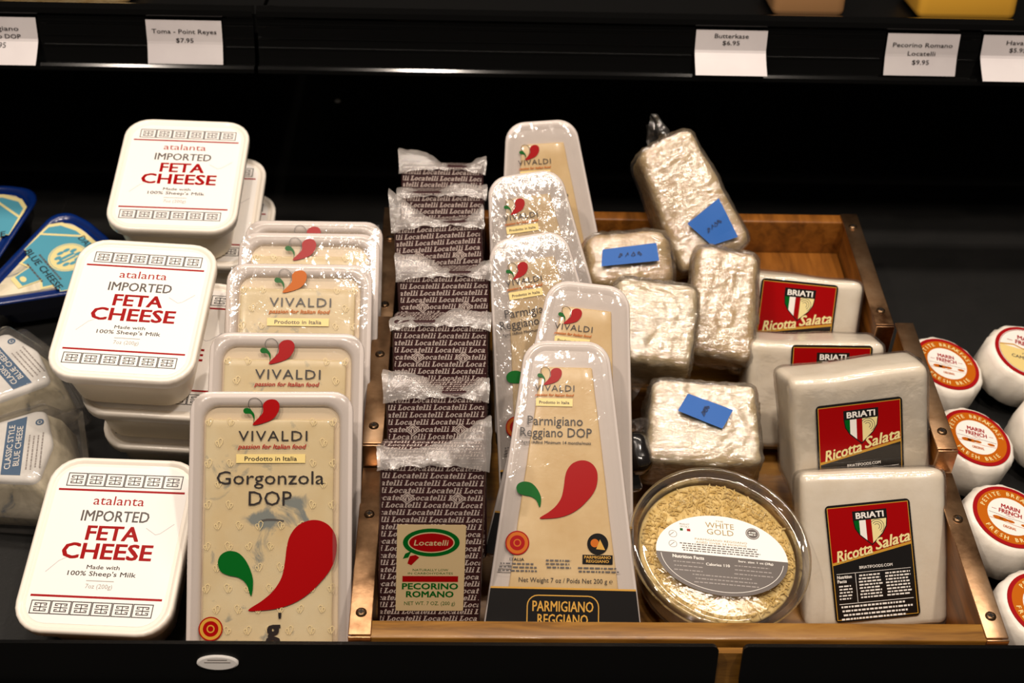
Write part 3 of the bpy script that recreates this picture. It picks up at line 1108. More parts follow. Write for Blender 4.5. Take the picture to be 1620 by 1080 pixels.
def pecorino(label, c, pose, front, seed):
    t = thing('pecorino_pack', label, 'cheese pack', c, pose, PB, 'pecorino packs in brown printed paper')
    g = MB()
    g.rbox((0, 0, -PT / 2), (PW, PH, PT), 0.003, 'locatelli', 2)
    a = words(PW - 0.003, PH - 0.003, 0.00025, 0)
    g.merge(a)
    for sgn in (1, -1):      # sides and top carry the same print
        s_ = words(PT - 0.004, PH - 0.004, 0.00025, 1, False)
        s_.map(lambda p: Vector((sgn * (PW / 2 + p[2]), p[1], -PT / 2 - sgn * p[0])))
        g.merge(s_)
    s_ = words(PW - 0.004, PT - 0.004, 0.00025, 1, False)
    s_.map(lambda p: Vector((p[0], PH / 2 + p[2], -PT / 2 - p[1])))
    g.merge(s_)
    part('paper_wrapped_block', g, t)
    part('film', flap(seed, 0.004 + 0.003 * (seed % 3)), t, 'crinkled clear wrap gathered at the top')
    if front:
        g = MB()
        z = 0.0005
        cx, cy = 0.0, -0.0155
        w, h = 0.044, 0.062
        g.loft([rr(w, h, 0.001, z - 0.0001, 2, cx, cy), rr(w, h, 0.001, z + 0.0002, 2, cx, cy)], 'loc_label', cap0=False, smooth=False)
        z += 0.0003
        g.disc(cx, cy + 0.0185, 0.0182, 'green', z, 0.0100)
        g.disc(cx, cy + 0.0185, 0.0150, 'loc_label', z + 0.00005, 0.0074)
        g.disc(cx, cy + 0.0185, 0.0142, 'red', z + 0.0001, 0.0066)
        g.text('Locatelli', cx, cy + 0.0184, 0.0038, 'loc_label', z + 0.00015, w=0.0222, bold=0.01, shear=0.15)
        g.poly([(cx - 0.0165, cy + 0.0105), (cx - 0.0125, cy + 0.0125), (cx - 0.0145, cy + 0.0078), (cx - 0.0180, cy + 0.0068)], 'green', z)
        g.poly([(cx - 0.0135, cy + 0.0088), (cx - 0.0098, cy + 0.0096), (cx - 0.0075, cy + 0.0078), (cx - 0.0125, cy + 0.0022), (cx - 0.0150, cy + 0.0034)], 'red', z)
        g.text('NATURALLY LOW', cx, cy - 0.0012, 0.0016, 'green', z, w=0.023)
        g.text('IN CARBOHYDRATES', cx, cy - 0.0037, 0.0014, 'green', z, w=0.029)
        g.rect(cx - 0.018, cy - 0.0098, cx + 0.018, cy - 0.0056, 'red', z)
        g.text('PECORINO', cx, cy - 0.0130, 0.0042, 'green', z, w=0.036, bold=0.03)
        g.text('ROMANO', cx, cy - 0.0188, 0.0042, 'green', z, w=0.0305, bold=0.03)
        g.text('NET WT. 7 OZ. (200 g)', cx, cy - 0.0255, 0.0026, 'green', z, w=0.033)
        part('label', g, t, 'tan label with a red and green oval')
    return t


PP = [('pecorino pack in front, the one with the tan label', (-0.0240, 0.0424, 0.1006), (78, 3, -2)),
      ('pecorino pack second from the front, right behind the tan-labelled one', (-0.0218, 0.1045, 0.1093), (73, 0, 1)),
      ('pecorino pack third from the front in the row of brown packs', (-0.0212, 0.1675, 0.1270), (71, 1, 0)),
      ('pecorino pack in the middle of the row, fourth from the front', (-0.0192, 0.2275, 0.1337), (70, 1, 1)),
      ('pecorino pack third from the back of the row, turned slightly clockwise', (-0.0231, 0.2796, 0.1488), (70, 1, 3)),
      ('pecorino pack second from the back, half hidden by crinkled wrap', (-0.0233, 0.3275, 0.1518), (70, 0, 1)),
      ('rearmost pecorino pack, highest of the brown row', (-0.0249, 0.3695, 0.1554), (70, 0, 0))]
pr = [pecorino(PP[0][0], PP[0][1], PP[0][2], True, 11), pecorino(PP[1][0], PP[1][1], PP[1][2], False, 4)]
for i, (lab, c, pose) in enumerate(PP[2:]):
    q = copy_thing(pr[1], lab, c, pose, PB)
    if i in (0, 2, 3):      # a differently crumpled gather
        for ch in q.children:
            if ch.name.startswith('film'):
                ch.data = flap(20 + i, 0.003 + 0.003 * (i % 3)).mesh('film', PB)

# ------------------------------------------------------------------ parmesan wedges in tapered packs
AL, AT, AW = 0.200, 0.057, 0.106
AB = (0, -AL / 2, -0.018)


def trap(k, z, rt=0.017, rb=0.004, top=0.0, bot=0.0):
    """tapered outline inset by k"""
    yt, yb = AL / 2 - k - top, -AL / 2 + k + bot

    def hw(y):
        return (AW + (AT - AW) * (y + AL / 2) / AL) / 2 - k
    return rpoly([(-hw(yb), yb), (hw(yb), yb), (hw(yt), yt), (-hw(yt), yt)], [rb, rb, max(0.003, rt - k), max(0.003, rt - k)], z, 7)


def parmesan(label, c, pose, seed, skin='film'):
    t = thing('parmesan_pack', label, 'cheese pack', c, pose, AB, 'parmesan wedges in tapered packs')
    g = MB()
    g.loft([trap(0.010, -0.019), trap(0.006, -0.0175), trap(0.004, -0.0045), trap(0.0005, -0.0035), trap(0, -0.0022), trap(0.0008, -0.0008), trap(0.0045, -0.0005), trap(0.0075, -0.0010)], 'white_tray', smooth=True)
    part('tray', g, t)
    g = MB()
    y0, y1 = -AL / 2 + 0.030, AL / 2 - 0.019

    def wedge(p):
        s = (p[1] - y0) / (y1 - y0)
        w = 0.0365 + (0.0175 - 0.0365) * max(0, min(1, s))
        return Vector((p[0] * w / 0.0365, p[1], p[2]))
    st = len(g.v)
    g.rbox((0, (y0 + y1) / 2, -0.0012), (0.073, y1 - y0, 0.0045), 0.0015, 'parm', 2, (4, 16, 1), lambda p: p + Vector((0.0006 * fnoise(p, 60, 1), 0, 0.0004 * fnoise(p, 70, 4))))
    g.map(wedge, st)
    part('cheese', g, t, 'pale yellow parmesan wedge')
    g = MB()     # wrinkled clear film
    N, K = 18, 40
    vs = []
    for j in range(K + 1):
        y = -AL / 2 + 0.002 + (AL - 0.004) * j / K
        hw = (AW + (AT - AW) * (y + AL / 2) / AL) / 2 - 0.002
        cut = max(0.0, (y - (AL / 2 - 0.016)) / 0.016)
        hw *= math.sqrt(max(0.12, 1 - cut * cut * 0.75))
        for i in range(N + 1):
            u = i / N * 2 - 1
            e = min(1.0, 6 * (1 - abs(u))) * min(1.0, 12 * (1 - abs(2 * j / K - 1)))
            vs.append((u * hw, y, 0.0004 + e * (0.0011 + 0.0003 * fnoise((u * hw, y * 0.5, 0), 110, seed))))
    g.add(vs, [(j * (N + 1) + i, j * (N + 1) + i + 1, (j + 1) * (N + 1) + i + 1, (j + 1) * (N + 1) + i) for j in range(K) for i in range(N)], skin, True)
    part('film', g, t, 'clear wrinkled film')
    g = MB()
    z = 0.0019
    T = AL / 2
    emblem(g, -0.0115, T - 0.0195, 0.0170, z)
    g.text('VIVALDI', -0.0080, T - 0.0340, 0.0042, 'ink', z, w=0.0270, space=1.15)
    g.text('passion for Italian food', -0.0080, T - 0.0388, 0.0018, 'orange', z, w=0.0265, shear=0.25, bold=0.02)
    g.rect(-0.0205, T - 0.0466, 0.0045, T - 0.0412, 'yellow_box', z - 0.0001)
    g.text('Prodotto in Italia', -0.0080, T - 0.0440, 0.0020, 'ink', z, w=0.0205, bold=0.012)
    g.text('Parmigiano', -0.0072, T - 0.0566, 0.0062, 'ink', z, w=0.0375)
    g.text('Reggiano DOP', -0.0065, T - 0.0646, 0.0062, 'ink', z, w=0.0485)
    g.text('Aged /Affin\u00e9 Minimum 14 months/mois', -0.0065, T - 0.0715, 0.0020, 'ink', z, w=0.0475, bold=0.01)
    sx, sy = 38.5 / 407 * mm, 39.5 / 415 * mm
    drop(g, RED, 'red', z, sx, sy, -0.0165 - 335 * sx, T - 0.0835 + 357 * sy)
    gx, gy = 16.8 / 164 * mm, 17.0 / 208 * mm
    drop(g, GRN, 'green', z, gx, gy, -0.0325 - 192 * gx, T - 0.0985 + 497 * gy)
    y = T - 0.1395
    g.disc(-0.0310, y, 0.0080, 'orange', z, n=32)
    g.ring(-0.0310, y, 0.0072, 0.0080, 'red', z + 0.00005, 32)
    g.disc(-0.0310, y, 0.0050, 'red', z + 0.00005, n=32)
    g.ring(-0.0310, y, 0.0018, 0.0026, 'orange', z + 0.0001, 20)
    g.text('ITALIA', -0.0310, y - 0.0108, 0.0018, 'ink', z, w=0.0095, bold=0.02)
    bars(g, -0.0435, -0.0170, y - 0.0137, 3, 0.0023, 0.0010, 'grey_ink', z, 2)
    bars(g, -0.0120, 0.0060, y - 0.0110, 3, 0.0023, 0.0010, 'grey_ink', z, 3)
    g.disc(0.0225, y + 0.0005, 0.0070, 'black_print', z, n=32)
    g.disc(0.0205, y + 0.0010, 0.0028, 'orange', z + 0.00005, n=16)
    g.poly([(0.0215, y - 0.0030), (0.0275, y - 0.0035), (0.0240, y + 0.0035)], 'gold', z + 0.0001)
    g.rect(0.0125, y - 0.0128, 0.0325, y - 0.0068, 'black_print', z)
    g.text('PARMIGIANO', 0.0225, y - 0.0084, 0.0018, 'gold', z + 0.00005, w=0.0175, bold=0.02)
    g.text('REGGIANO', 0.0225, y - 0.0110, 0.0018, 'gold', z + 0.00005, w=0.0150, bold=0.02)
    bars(g, 0.0085, 0.0375, y - 0.0155, 2, 0.0023, 0.0010, 'grey_ink', z, 5)
    g.text('Net Weight 7 oz / Poids Net 200 g \u212e', 0.0015, T - 0.1635, 0.0030, 'ink', z, w=0.0620)
    yb = -T + 0.0022

    def hw(yy):
        return (AW + (AT - AW) * (yy + AL / 2) / AL) / 2 - 0.0012
    yt = T - 0.1695
    g.poly([(-hw(yb), yb), (hw(yb), yb), (hw(yt), yt), (-hw(yt), yt)], 'black_print', z)
    g.rect(-hw(yt), yt, hw(yt), yt + 0.0012, 'gold', z)
    g.stroke([p[:2] for p in rr(0.047, 0.024, 0.007, 0, 5, 0.0, T - 0.1855)], 0.0007, 'gold', z + 0.0001, True)
    g.text('PARMIGIANO', 0, T - 0.1805, 0.0066, 'gold', z + 0.0001, w=0.0400, bold=0.012)
    g.text('REGGIANO', 0, T - 0.1890, 0.0066, 'gold', z + 0.0001, w=0.0330, bold=0.012)
    part('label', g, t, 'print on the film with a black foot band')
    return t


AP = [('parmesan pack in front, its whole print and black band in view', (0.0642, 0.0955, 0.1106), (46, -3, 1)),
      ('parmesan pack second from the front, tilted, half hidden behind the front pack', (0.0733, 0.1513, 0.1243), (50, -2, -5)),
      ('parmesan pack in the middle, glinting, leaning left against the brown packs', (0.0576, 0.2074, 0.1339), (52, 0, 10)),
      ('parmesan pack second from the back, below the tallest one', (0.0558, 0.2873, 0.1468), (54, 2, 8)),
      ('tallest, rearmost parmesan pack, dull and out of focus', (0.0640, 0.3664, 0.1560), (58, 2, 4))]
pm = [parmesan(*AP[0], 1), parmesan(*AP[2], 9, 'film_creased')]
copy_thing(pm[0], AP[1][0], AP[1][1], AP[1][2], AB)
copy_thing(pm[1], AP[3][0], AP[3][1], AP[3][2], AB)
copy_thing(pm[0], AP[4][0], AP[4][1], AP[4][2], AB)

# ------------------------------------------------------------------ cheeses wrapped in cling film
def wrapped(label, c, pose, d, m, seed, tape=None, lean=(0, 0), rad=0.012, tail=None):
    """d: width, height, thickness of a hand-cut piece; tape: outline of the blue tape on its face"""
    t = thing('wrapped_cheese', label, 'wrapped cheese', c, pose, (0, -d[1] / 2, -d[2]), 'hand-cut cheeses in cling film')

    def warp(k, sc):
        def f(p):
            q = p + p.normalized() * (0.0024 * fnoise(p, 30, seed) + k * fnoise(p, sc, seed + 5))
            q[0] *= 1 + lean[0] * p[1] / d[1]
            q[1] += lean[1] * p[0]
            return q
        return f
    g = MB()
    g.rbox((0, 0, -d[2] / 2), d, rad, m, 3, (16, 16, 12), warp(0.0012, 160))
    part('cheese', g, t)
    g = MB()
    e = 0.0016

    def wr(p):
        q = warp(0.0010, 150)(p)
        return q + p.normalized() * (0.0012 + 0.0022 * abs(fnoise((p[0] * 0.6, p[1], p[2]), 240, seed + 2)))
    g.rbox((0, 0, -d[2] / 2), (d[0] + e, d[1] + e, d[2] + e), rad, 'wrap', 3, (30, 30, 20), wr)
    if tail:        # twisted loose end of the wrap
        N, K = 16, 26
        vs = []
        for j in range(K + 1):
            v = j / K
            for i in range(N + 1):
                u = i / N * 2 - 1
                x = tail[0] + tail[2] * v + u * tail[4] * (1 - 0.55 * v)
                y = tail[1] + tail[3] * v
                n_ = 0.007
                vs.append((x + n_ * 0.6 * fnoise((u * 0.1, v * 0.05, 0), 30, seed), y + n_ * fnoise((u * 0.1, v * 0.05, 0), 34, seed + 1), -d[2] * 0.45 + tail[5] * math.cos(u * 2.6) + n_ * fnoise((u * 0.1, v * 0.1, 0), 40, seed + 2)))
        g.add(vs, [(j * (N + 1) + i, j * (N + 1) + i + 1, (j + 1) * (N + 1) + i + 1, (j + 1) * (N + 1) + i) for j in range(K) for i in range(N)], 'wrap', True)
    part('cling_film', g, t, 'crinkled clear cling film')
    if tape:
        g = MB()
        z = 0.0052
        # torn strip: subdivided so that it follows the face
        (ax_, ay), (bx, by), (cx, cy), (dx, dy) = tape
        N, K = 10, 5
        vs = []
        for j in range(K + 1):
            for i in range(N + 1):
                u, v = i / N, j / K
                x = (ax_ * (1 - u) + bx * u) * (1 - v) + (dx * (1 - u) + cx * u) * v
                y = (ay * (1 - u) + by * u) * (1 - v) + (dy * (1 - u) + cy * u) * v
                vs.append((x, y, z + 0.0004 * fnoise((x, y, 0), 60, seed)))
        n_ = len(vs)
        fs = [(j * (N + 1) + i, j * (N + 1) + i + 1, (j + 1) * (N + 1) + i + 1, (j + 1) * (N + 1) + i) for j in range(K) for i in range(N)]
        a = sum(tape[i - 1][0] * tape[i][1] - tape[i][0] * tape[i - 1][1] for i in range(4))
        if a < 0:
            fs = [f[::-1] for f in fs]
        g.add(vs, fs, 'blue_tape')
        mx, my = (ax_ + bx + cx + dx) / 4, (ay + by + cy + dy) / 4
        ux, uy = (bx - ax_), (by - ay)
        L_ = math.hypot(ux, uy)
        ux, uy = ux / L_, uy / L_
        r = random.Random(seed)
        for k in range(4):      # smudged handwriting
            o = (k - 1.5) * L_ * 0.11
            P = [(o + 0.0016 * math.cos(q * 1.5 + k), 0.0018 * math.sin(q * 1.9 + k * 2)) for q in range(5)]
            g.stroke([(mx + p[0] * ux - p[1] * uy, my + p[0] * uy + p[1] * ux) for p in P], 0.0006, 'tape_ink', z + 0.0007)
        part('tape', g, t, 'blue masking tape with smudged handwriting')
    return t


wrapped('tall wrapped cheese at the back of the crate with a tilted blue tape', (0.1765, 0.370, 0.196), (55, 0, 24), (0.057, 0.106, 0.055), 'hard_cheese', 3, rad=0.009,
        tape=[(-0.0120, -0.0190), (0.0200, -0.0100), (0.0215, -0.0450), (-0.0010, -0.0430)], lean=(-0.25, 0.08), tail=(0.004, 0.050, 0.0, 0.026, 0.013, 0.010))
wrapped('squat rounded cheese with level blue tape beside the tallest parmesan pack', (0.1245, 0.318, 0.168), (42, 0, 5), (0.072, 0.050, 0.050), 'hard_cheese', 8,
        tape=[(-0.0240, -0.0080), (0.0220, -0.0065), (0.0215, 0.0085), (-0.0215, 0.0060)], rad=0.016)
wrapped('bright pale cheese without tape, next to the second parmesan pack', (0.1375, 0.236, 0.158), (38, 2, -6), (0.060, 0.066, 0.058), 'white_cheese', 14, lean=(0.06, 0), rad=0.008,
        tail=(-0.020, -0.034, -0.006, -0.030, 0.022, 0.012))
wrapped('glinting cheese without tape, below the tall taped one', (0.1940, 0.270, 0.1550), (48, -4, -3), (0.050, 0.086, 0.044), 'hard_cheese', 21, rad=0.009, lean=(-0.08, -0.05))
wrapped('nearest wrapped cheese, blue tape on its face, behind the round tub', (0.1690, 0.172, 0.112), (34, 0, -3), (0.080, 0.064, 0.055), 'white_cheese', 33,
        tape=[(-0.0200, 0.0045), (-0.0125, 0.0185), (0.0200, 0.0075), (0.0120, -0.0075)], lean=(-0.12, 0), rad=0.008, tail=(-0.034, 0.006, -0.010, -0.010, 0.030, 0.010))

b = MB()
b.rbox((0, 0, 0), (0.019, 0.031, 0.022), 0.0085, 'dark_lump', 3, (6, 10, 6), lambda p: p * (1 + 0.06 * fnoise(p, 130, 2)))
single('dark_cheese_piece', b, 'small glossy black lump between the parmesan packs and the nearest taped cheese', 'cheese', (0.1205, 0.158, 0.0925), (35, 0, 8))

# ------------------------------------------------------------------ ricotta blocks
def ricotta(label, c, pose, d, seed, cy=-0.008, cx=-0.002, turn=0.0, k=1.0):
    t = thing('ricotta_block', label, 'ricotta block', c, pose, (0, -d[1] / 2, -d[2]), 'vacuum-packed ricotta blocks')
    g = MB()

    def f(p):
        foot = min(1.0, max(0.0, (0.5 - p[1] / d[1]) - 0.5) * 2.0)
        p = p + Vector((0, (d[2] / 2 - p[2]) * math.tan((100 - pose[0]) * D) * foot, 0))
        q = p + Vector((0.0016 * fnoise(p, 28, seed), 0.0016 * fnoise(p, 28, seed + 3), 0.0004 * fnoise(p, 90, seed)))
        return q
    g.rbox((0, 0, -d[2] / 2), d, 0.007, 'ricotta', 2, (14, 14, 6), f)
    part('cheese', g, t)
    g = MB()     # vacuum bag: a thin shell with sealed, creased edges
    g.rbox((0, 0, -d[2] / 2), (d[0] + 0.0018, d[1] + 0.0018, d[2] + 0.0012), 0.007, 'film', 2, (22, 22, 8), lambda p: f(p) + p.normalized() * 0.0005 * (1 + fnoise(p, 140, seed)))
    part('vacuum_bag', g, t, 'clear vacuum bag')
    g = MB()
    z = 0.0016
    w, h = 0.0620, min(0.086, d[1] - 0.004)
    g.loft([rr(w, h, 0.003, z - 0.0004, 4, cx, cy), rr(w, h, 0.003, z, 4, cx, cy)], 'black_print', smooth=False)
    x0, x1, yt, yb = cx - w / 2 + 0.0019, cx + w / 2 - 0.0019, cy + h / 2 - 0.0022, cy - h / 2 + 0.002
    g.rect(x0 - 0.0005, yb - 0.0005, x1 + 0.0005, yt + 0.0005, 'gold', z + 0.00005)
    g.rect(x0, yb, x1, yt, 'black_print', z + 0.0001)
    g.poly([(x0, yt), (x0, yt - 0.0420), (x1, yt - 0.0310), (x1, yt)], 'gold', z + 0.00015)
    g.poly([(x0, yt), (x0, yt - 0.0400), (x1, yt - 0.0290), (x1, yt)], 'red', z + 0.0002)
    # shield: name bar, three bars of colour, engraved half
    sx, sy = cx + 0.001, yt - 0.0035
    g.poly([(sx - 0.0125, sy), (sx + 0.0125, sy), (sx + 0.0125, sy - 0.0070), (sx - 0.0125, sy - 0.0070)], 'black_print', z + 0.00025)
    g.text('BRIATI', sx, sy - 0.0035, 0.0042, 'white', z + 0.0003, w=0.0200, bold=0.03)

    def shield(k):
        P = [(-0.0118, -0.0070), (-0.0110, -0.0125), (-0.0080, -0.0175), (-0.0030, -0.0222), (0, -0.0250), (0.0030, -0.0222), (0.0080, -0.0175), (0.0110, -0.0125), (0.0118, -0.0070)]
        return [(sx + p[0] * k, sy - 0.0070 + (p[1] + 0.0070) * k) for p in P]
    g.poly(shield(1.06), 'black_print', z + 0.00023)

    def strip(u0, u1, m, dz):
        P = shield(1.0)
        q = MB()
        q.poly(P, m, z + 0.00027 + dz)
        g.merge(clip(q, sx + u0, sx + u1, -1, 1))
    strip(-0.0125, -0.0080, 'green', 0)
    strip(-0.0080, -0.0033, 'white', 0)
    strip(-0.0033, 0.0008, 'red', 0)
    strip(0.0008, 0.0125, 'cream_line', 0)
    for rr_ in (0.0020, 0.0036, 0.0052):
        g.stroke([(sx + 0.0045 + rr_ * math.cos(a * D), sy - 0.0125 + rr_ * math.sin(a * D)) for a in range(-60, 150, 20)], 0.0004, 'brown_grey_print', z + 0.00032)
    sl = math.atan2(0.0110, x1 - x0)
    g.text('Ricotta', cx - 0.0130, yt - 0.0335, 0.0078, 'cream_line', z + 0.0004, w=0.0270, bold=0.02, shear=0.35, rot=sl)
    g.text('Salata', cx + 0.0155, yt - 0.0268, 0.0078, 'cream_line', z + 0.0004, w=0.0260, bold=0.02, shear=0.35, rot=sl)
    g.text('BRIATIFOODS.COM', cx + 0.002, yt - 0.0448, 0.0020, 'white', z + 0.0002, w=0.0240, bold=0.01)
    yy = yt - 0.0485
    g.rect(x0 + 0.002, yy, x1 - 0.002, yy + 0.0003, 'white', z + 0.0002)
    g.text('Nutrition', x0 + 0.0075, yy - 0.0022, 0.0022, 'white', z + 0.0002, w=0.0105, bold=0.03)
    g.text('Facts', x0 + 0.0055, yy - 0.0053, 0.0022, 'white', z + 0.0002, w=0.0065, bold=0.03)
    bars(g, x0 + 0.0025, x0 + 0.0125, yy - 0.0090, 5, 0.0023, 0.0010, 'white', z + 0.0002, 5)
    bars(g, x0 + 0.0175, x0 + 0.0350, yy - 0.0022, 8, 0.0023, 0.0011, 'white', z + 0.0002, 6)
    bars(g, x0 + 0.0370, x1 - 0.0025, yy - 0.0022, 8, 0.0023, 0.0011, 'white', z + 0.0002, 7)
    g.rect(x0 + 0.0020, yy - 0.0222, x1 - 0.002, yy - 0.0218, 'white', z + 0.0002)
    g.rect(x0 + 0.0155, yy - 0.0215, x0 + 0.0158, yy, 'white', z + 0.0002)
    bars(g, x0 + 0.0025, x1 - 0.0025, yy - 0.0242, 4, 0.0030, 0.0013, 'white', z + 0.0002, 8)
    R3_ = Matrix.Rotation(turn * D, 3, 'Z')
    g.map(lambda p: R3_ @ Vector(((p[0] - cx) * k, (p[1] - cy) * k, p[2])) + Vector((cx, cy, 0)))
    part('label', g, t, 'red and black label with a shield')
    return t


ricotta('ricotta block in front, standing on the crate floor against the front rail', (0.2808, 0.0887, 0.0609), (60, -3, 4), (0.101, 0.110, 0.028), 2, -0.0060, -0.0020, 4.0, 0.945)
ricotta('second ricotta block from the front, upright, its pale top edge in view', (0.2782, 0.1480, 0.1122), (74, 3, 6), (0.1005, 0.100, 0.044), 5, -0.0125)
ricotta('third ricotta block from the front, only its name bar above the upright block', (0.2640, 0.2310, 0.0945), (72, 0, 0), (0.104, 0.085, 0.042), 9, 0.0010, 0.010)
ricotta('rearmost ricotta block, red label under the bare crate back', (0.2605, 0.3010, 0.1125), (66, 0, -5), (0.101, 0.085, 0.040), 12, -0.0010)

# ------------------------------------------------------------------ round tub of grated cheese
tub = thing('grated_cheese_tub', 'round clear tub of grated cheese with an oval label', 'cheese tub', (0.1708, 0.0735, 0.0790), (21, 20, -20), (0, 0, -0.046))
g = MB()
g.lathe([(0.046, -0.046), (0.0485, -0.0455), (0.0500, -0.042), (0.0565, -0.010), (0.0575, -0.006)], 'clear_tub', 72, True, False)
part('tub_body', g, tub, 'clear plastic tub')
g = MB()
g.lathe([(0.0600, -0.0085), (0.0625, -0.0075), (0.0630, -0.0035), (0.0622, -0.0008), (0.0605, 0.0), (0.0588, -0.0006), (0.0578, -0.0030), (0.0560, -0.0040), (0.0535, -0.0036), (0.0525, -0.0030)], 'clear_tub', 96, False, False)
g.lathe([(0.0525, -0.0030), (0.030, -0.0027), (0.001, -0.0026)], 'clear_lid', 96, False, True)
for (cx, w_, a) in ((-0.022, 0.03, 30), (0.026, 0.03, -30)):    # raised figures in the lid
    st = len(g.v)
    for q in range(3):
        g.loft([[(p[0] * s + (q - 1) * 0.0105, p[1] * s, z) for p in rr(0.0095, 0.0055, 0.001, 0, 3)] for s, z in ((1, -0.003), (0.95, -0.0022), (0.8, -0.0022), (0.75, -0.003))], 'clear_tub', False, False)
    ang = (90 + a) * D
    R2 = Matrix.Rotation(a * D, 3, 'Z')
    g.map(lambda p: R2 @ p + Vector((0.0405 * math.cos(ang), 0.0405 * math.sin(ang), 0)), st)
part('lid', g, tub, 'clear plastic lid')
g = MB()      # the cheese: a mound with shreds lying all over it
r = random.Random(5)


def bed(x, y):
    return -0.0085 + 0.0022 * fnoise((x, y, 0), 60, 4) - 0.0025 * (math.hypot(x, y) / 0.054) ** 4


rings = [[(rad * math.cos(k * math.pi / 36), rad * math.sin(k * math.pi / 36), bed(rad * math.cos(k * math.pi / 36), rad * math.sin(k * math.pi / 36))) for k in range(72)] for rad in [0.0008 + 0.0529 * i / 20 for i in range(21)]]
low = [[(rr_ * math.cos(k * math.pi / 36), rr_ * math.sin(k * math.pi / 36), z) for k in range(72)] for rr_, z in ((0.0470, -0.0445), (0.0525, -0.020), (0.0548, -0.0125))]
g.loft(low + rings[::-1], 'grated', True, True)
for k in range(1500):
    rad, a = 0.0525 * math.sqrt(r.random()), r.random() * 6.283
    x, y = rad * math.cos(a), rad * math.sin(a)
    L_, w_, ph = 0.0022 + 0.0035 * r.random(), 0.0004 + 0.0003 * r.random(), r.random() * 6.283
    dx, dy = math.cos(ph), math.sin(ph)
    z = bed(x, y) + 0.0002
    vs = []
    for s in (-1, 0, 1):
        px, py, pz = x + dx * L_ / 2 * s, y + dy * L_ / 2 * s, z + (0.0007 if s == 0 else 0.0001) + 0.0006 * r.random()
        vs += [(px - dy * w_, py + dx * w_, pz), (px, py, pz + w_), (px + dy * w_, py - dx * w_, pz)]
    g.add(vs, [(0, 1, 4, 3), (1, 2, 5, 4), (3, 4, 7, 6), (4, 5, 8, 7)], 'grated')
part('grated_cheese', g, tub, 'pale yellow grated cheese', kind='stuff')
g = MB()
z = -0.0024
LX, LY, ly = 0.0490, 0.0355, -0.0075
g.disc(0, ly, LX, 'paper', z, LY, 64)
q = MB()
q.disc(0, ly, LX, 'brown_grey_print', z + 0.00008, LY, 64)
g.merge(clip(q, -1, 1, -1, ly - 0.0010))
q = MB()
P = [(LX * 0.93 * math.cos(a * D), ly + LY * 0.91 * math.sin(a * D)) for a in range(184, 358, 6)]
g.stroke(P, 0.0004, 'white', z + 0.00014)
g.text('THE', 0, ly + 0.0305, 0.0014, 'pale_gold', z + 0.0001, w=0.006)
g.text('WHITE', 0, ly + 0.0265, 0.0048, 'pale_gold', z + 0.0001, w=0.0215, bold=-0.004)
g.text('GOLD', 0, ly + 0.0205, 0.0048, 'pale_gold', z + 0.0001, w=0.0200, bold=-0.004)
g.text('PARMIGIANO REGGIANO', 0, ly + 0.0127, 0.0017, 'pale_gold', z + 0.0001, w=0.0390)
g.text('AGED OVER 24 MONTHS', 0, ly + 0.0100, 0.0017, 'pale_gold', z + 0.0001, w=0.0380)
bars(g, -0.032, 0.031, ly + 0.0078, 4, 0.0020, 0.0009, 'grey_ink', z + 0.0001, 3)
g.text('PRODUCT', -0.0265, ly + 0.0250, 0.0014, 'ink', z + 0.0001, w=0.0075)
g.text('OF ITALY', -0.0265, ly + 0.0228, 0.0014, 'ink', z + 0.0001, w=0.0070)
g.rect(-0.0302, ly + 0.0190, -0.0280, ly + 0.0212, 'green', z + 0.0001)
g.rect(-0.0250, ly + 0.0190, -0.0224, ly + 0.0212, 'red', z + 0.0001)
g.disc(0.0245, ly + 0.0220, 0.0052, 'brown_grey_print', z + 0.0001, n=28)
g.ring(0.0245, ly + 0.0220, 0.0042, 0.0045, 'white', z + 0.00015, 28)
bars(g, 0.0215, 0.0278, ly + 0.0230, 2, 0.0020, 0.0009, 'white', z + 0.00015, 9)
for yy in (0.0155, 0.0065):
    g.ring(-0.0365 + yy * 0.05, ly + yy, 0.0028, 0.0031, 'grey_ink', z + 0.0001, 24)
    g.stroke([(-0.0382, ly + yy - 0.0015), (-0.0350, ly + yy + 0.0015)], 0.0004, 'grey_ink', z + 0.0001)
g.text('Nutrition Facts', -0.0255, ly - 0.0042, 0.0028, 'white', z + 0.00014, w=0.0230, bold=0.03)
g.text('Serv. size: 1 oz (28g)', 0.0245, ly - 0.0040, 0.0018, 'white', z + 0.00014, w=0.0260, bold=0.02)
g.text('Calories 110', -0.004, ly - 0.0090, 0.0023, 'white', z + 0.00014, w=0.0175, bold=0.02)
bars(g, -0.037, -0.014, ly - 0.0088, 3, 0.0036, 0.0009, 'pale_ink', z + 0.00014, 4)
bars(g, 0.007, 0.037, ly - 0.0082, 3, 0.0036, 0.0009, 'pale_ink', z + 0.00014, 6)
bars(g, -0.024, 0.026, ly - 0.0190, 3, 0.0032, 0.0009, 'pale_ink', z + 0.00014, 8)
g.map(lambda p: Vector((p[0] * 0.93, ly + (p[1] - ly) * 0.87, p[2])))
part('label', g, tub, 'oval paper label, white above and grey below')


# ------------------------------------------------------------------ small brie wheels on the right
BR = 0.0325
BH = 0.035


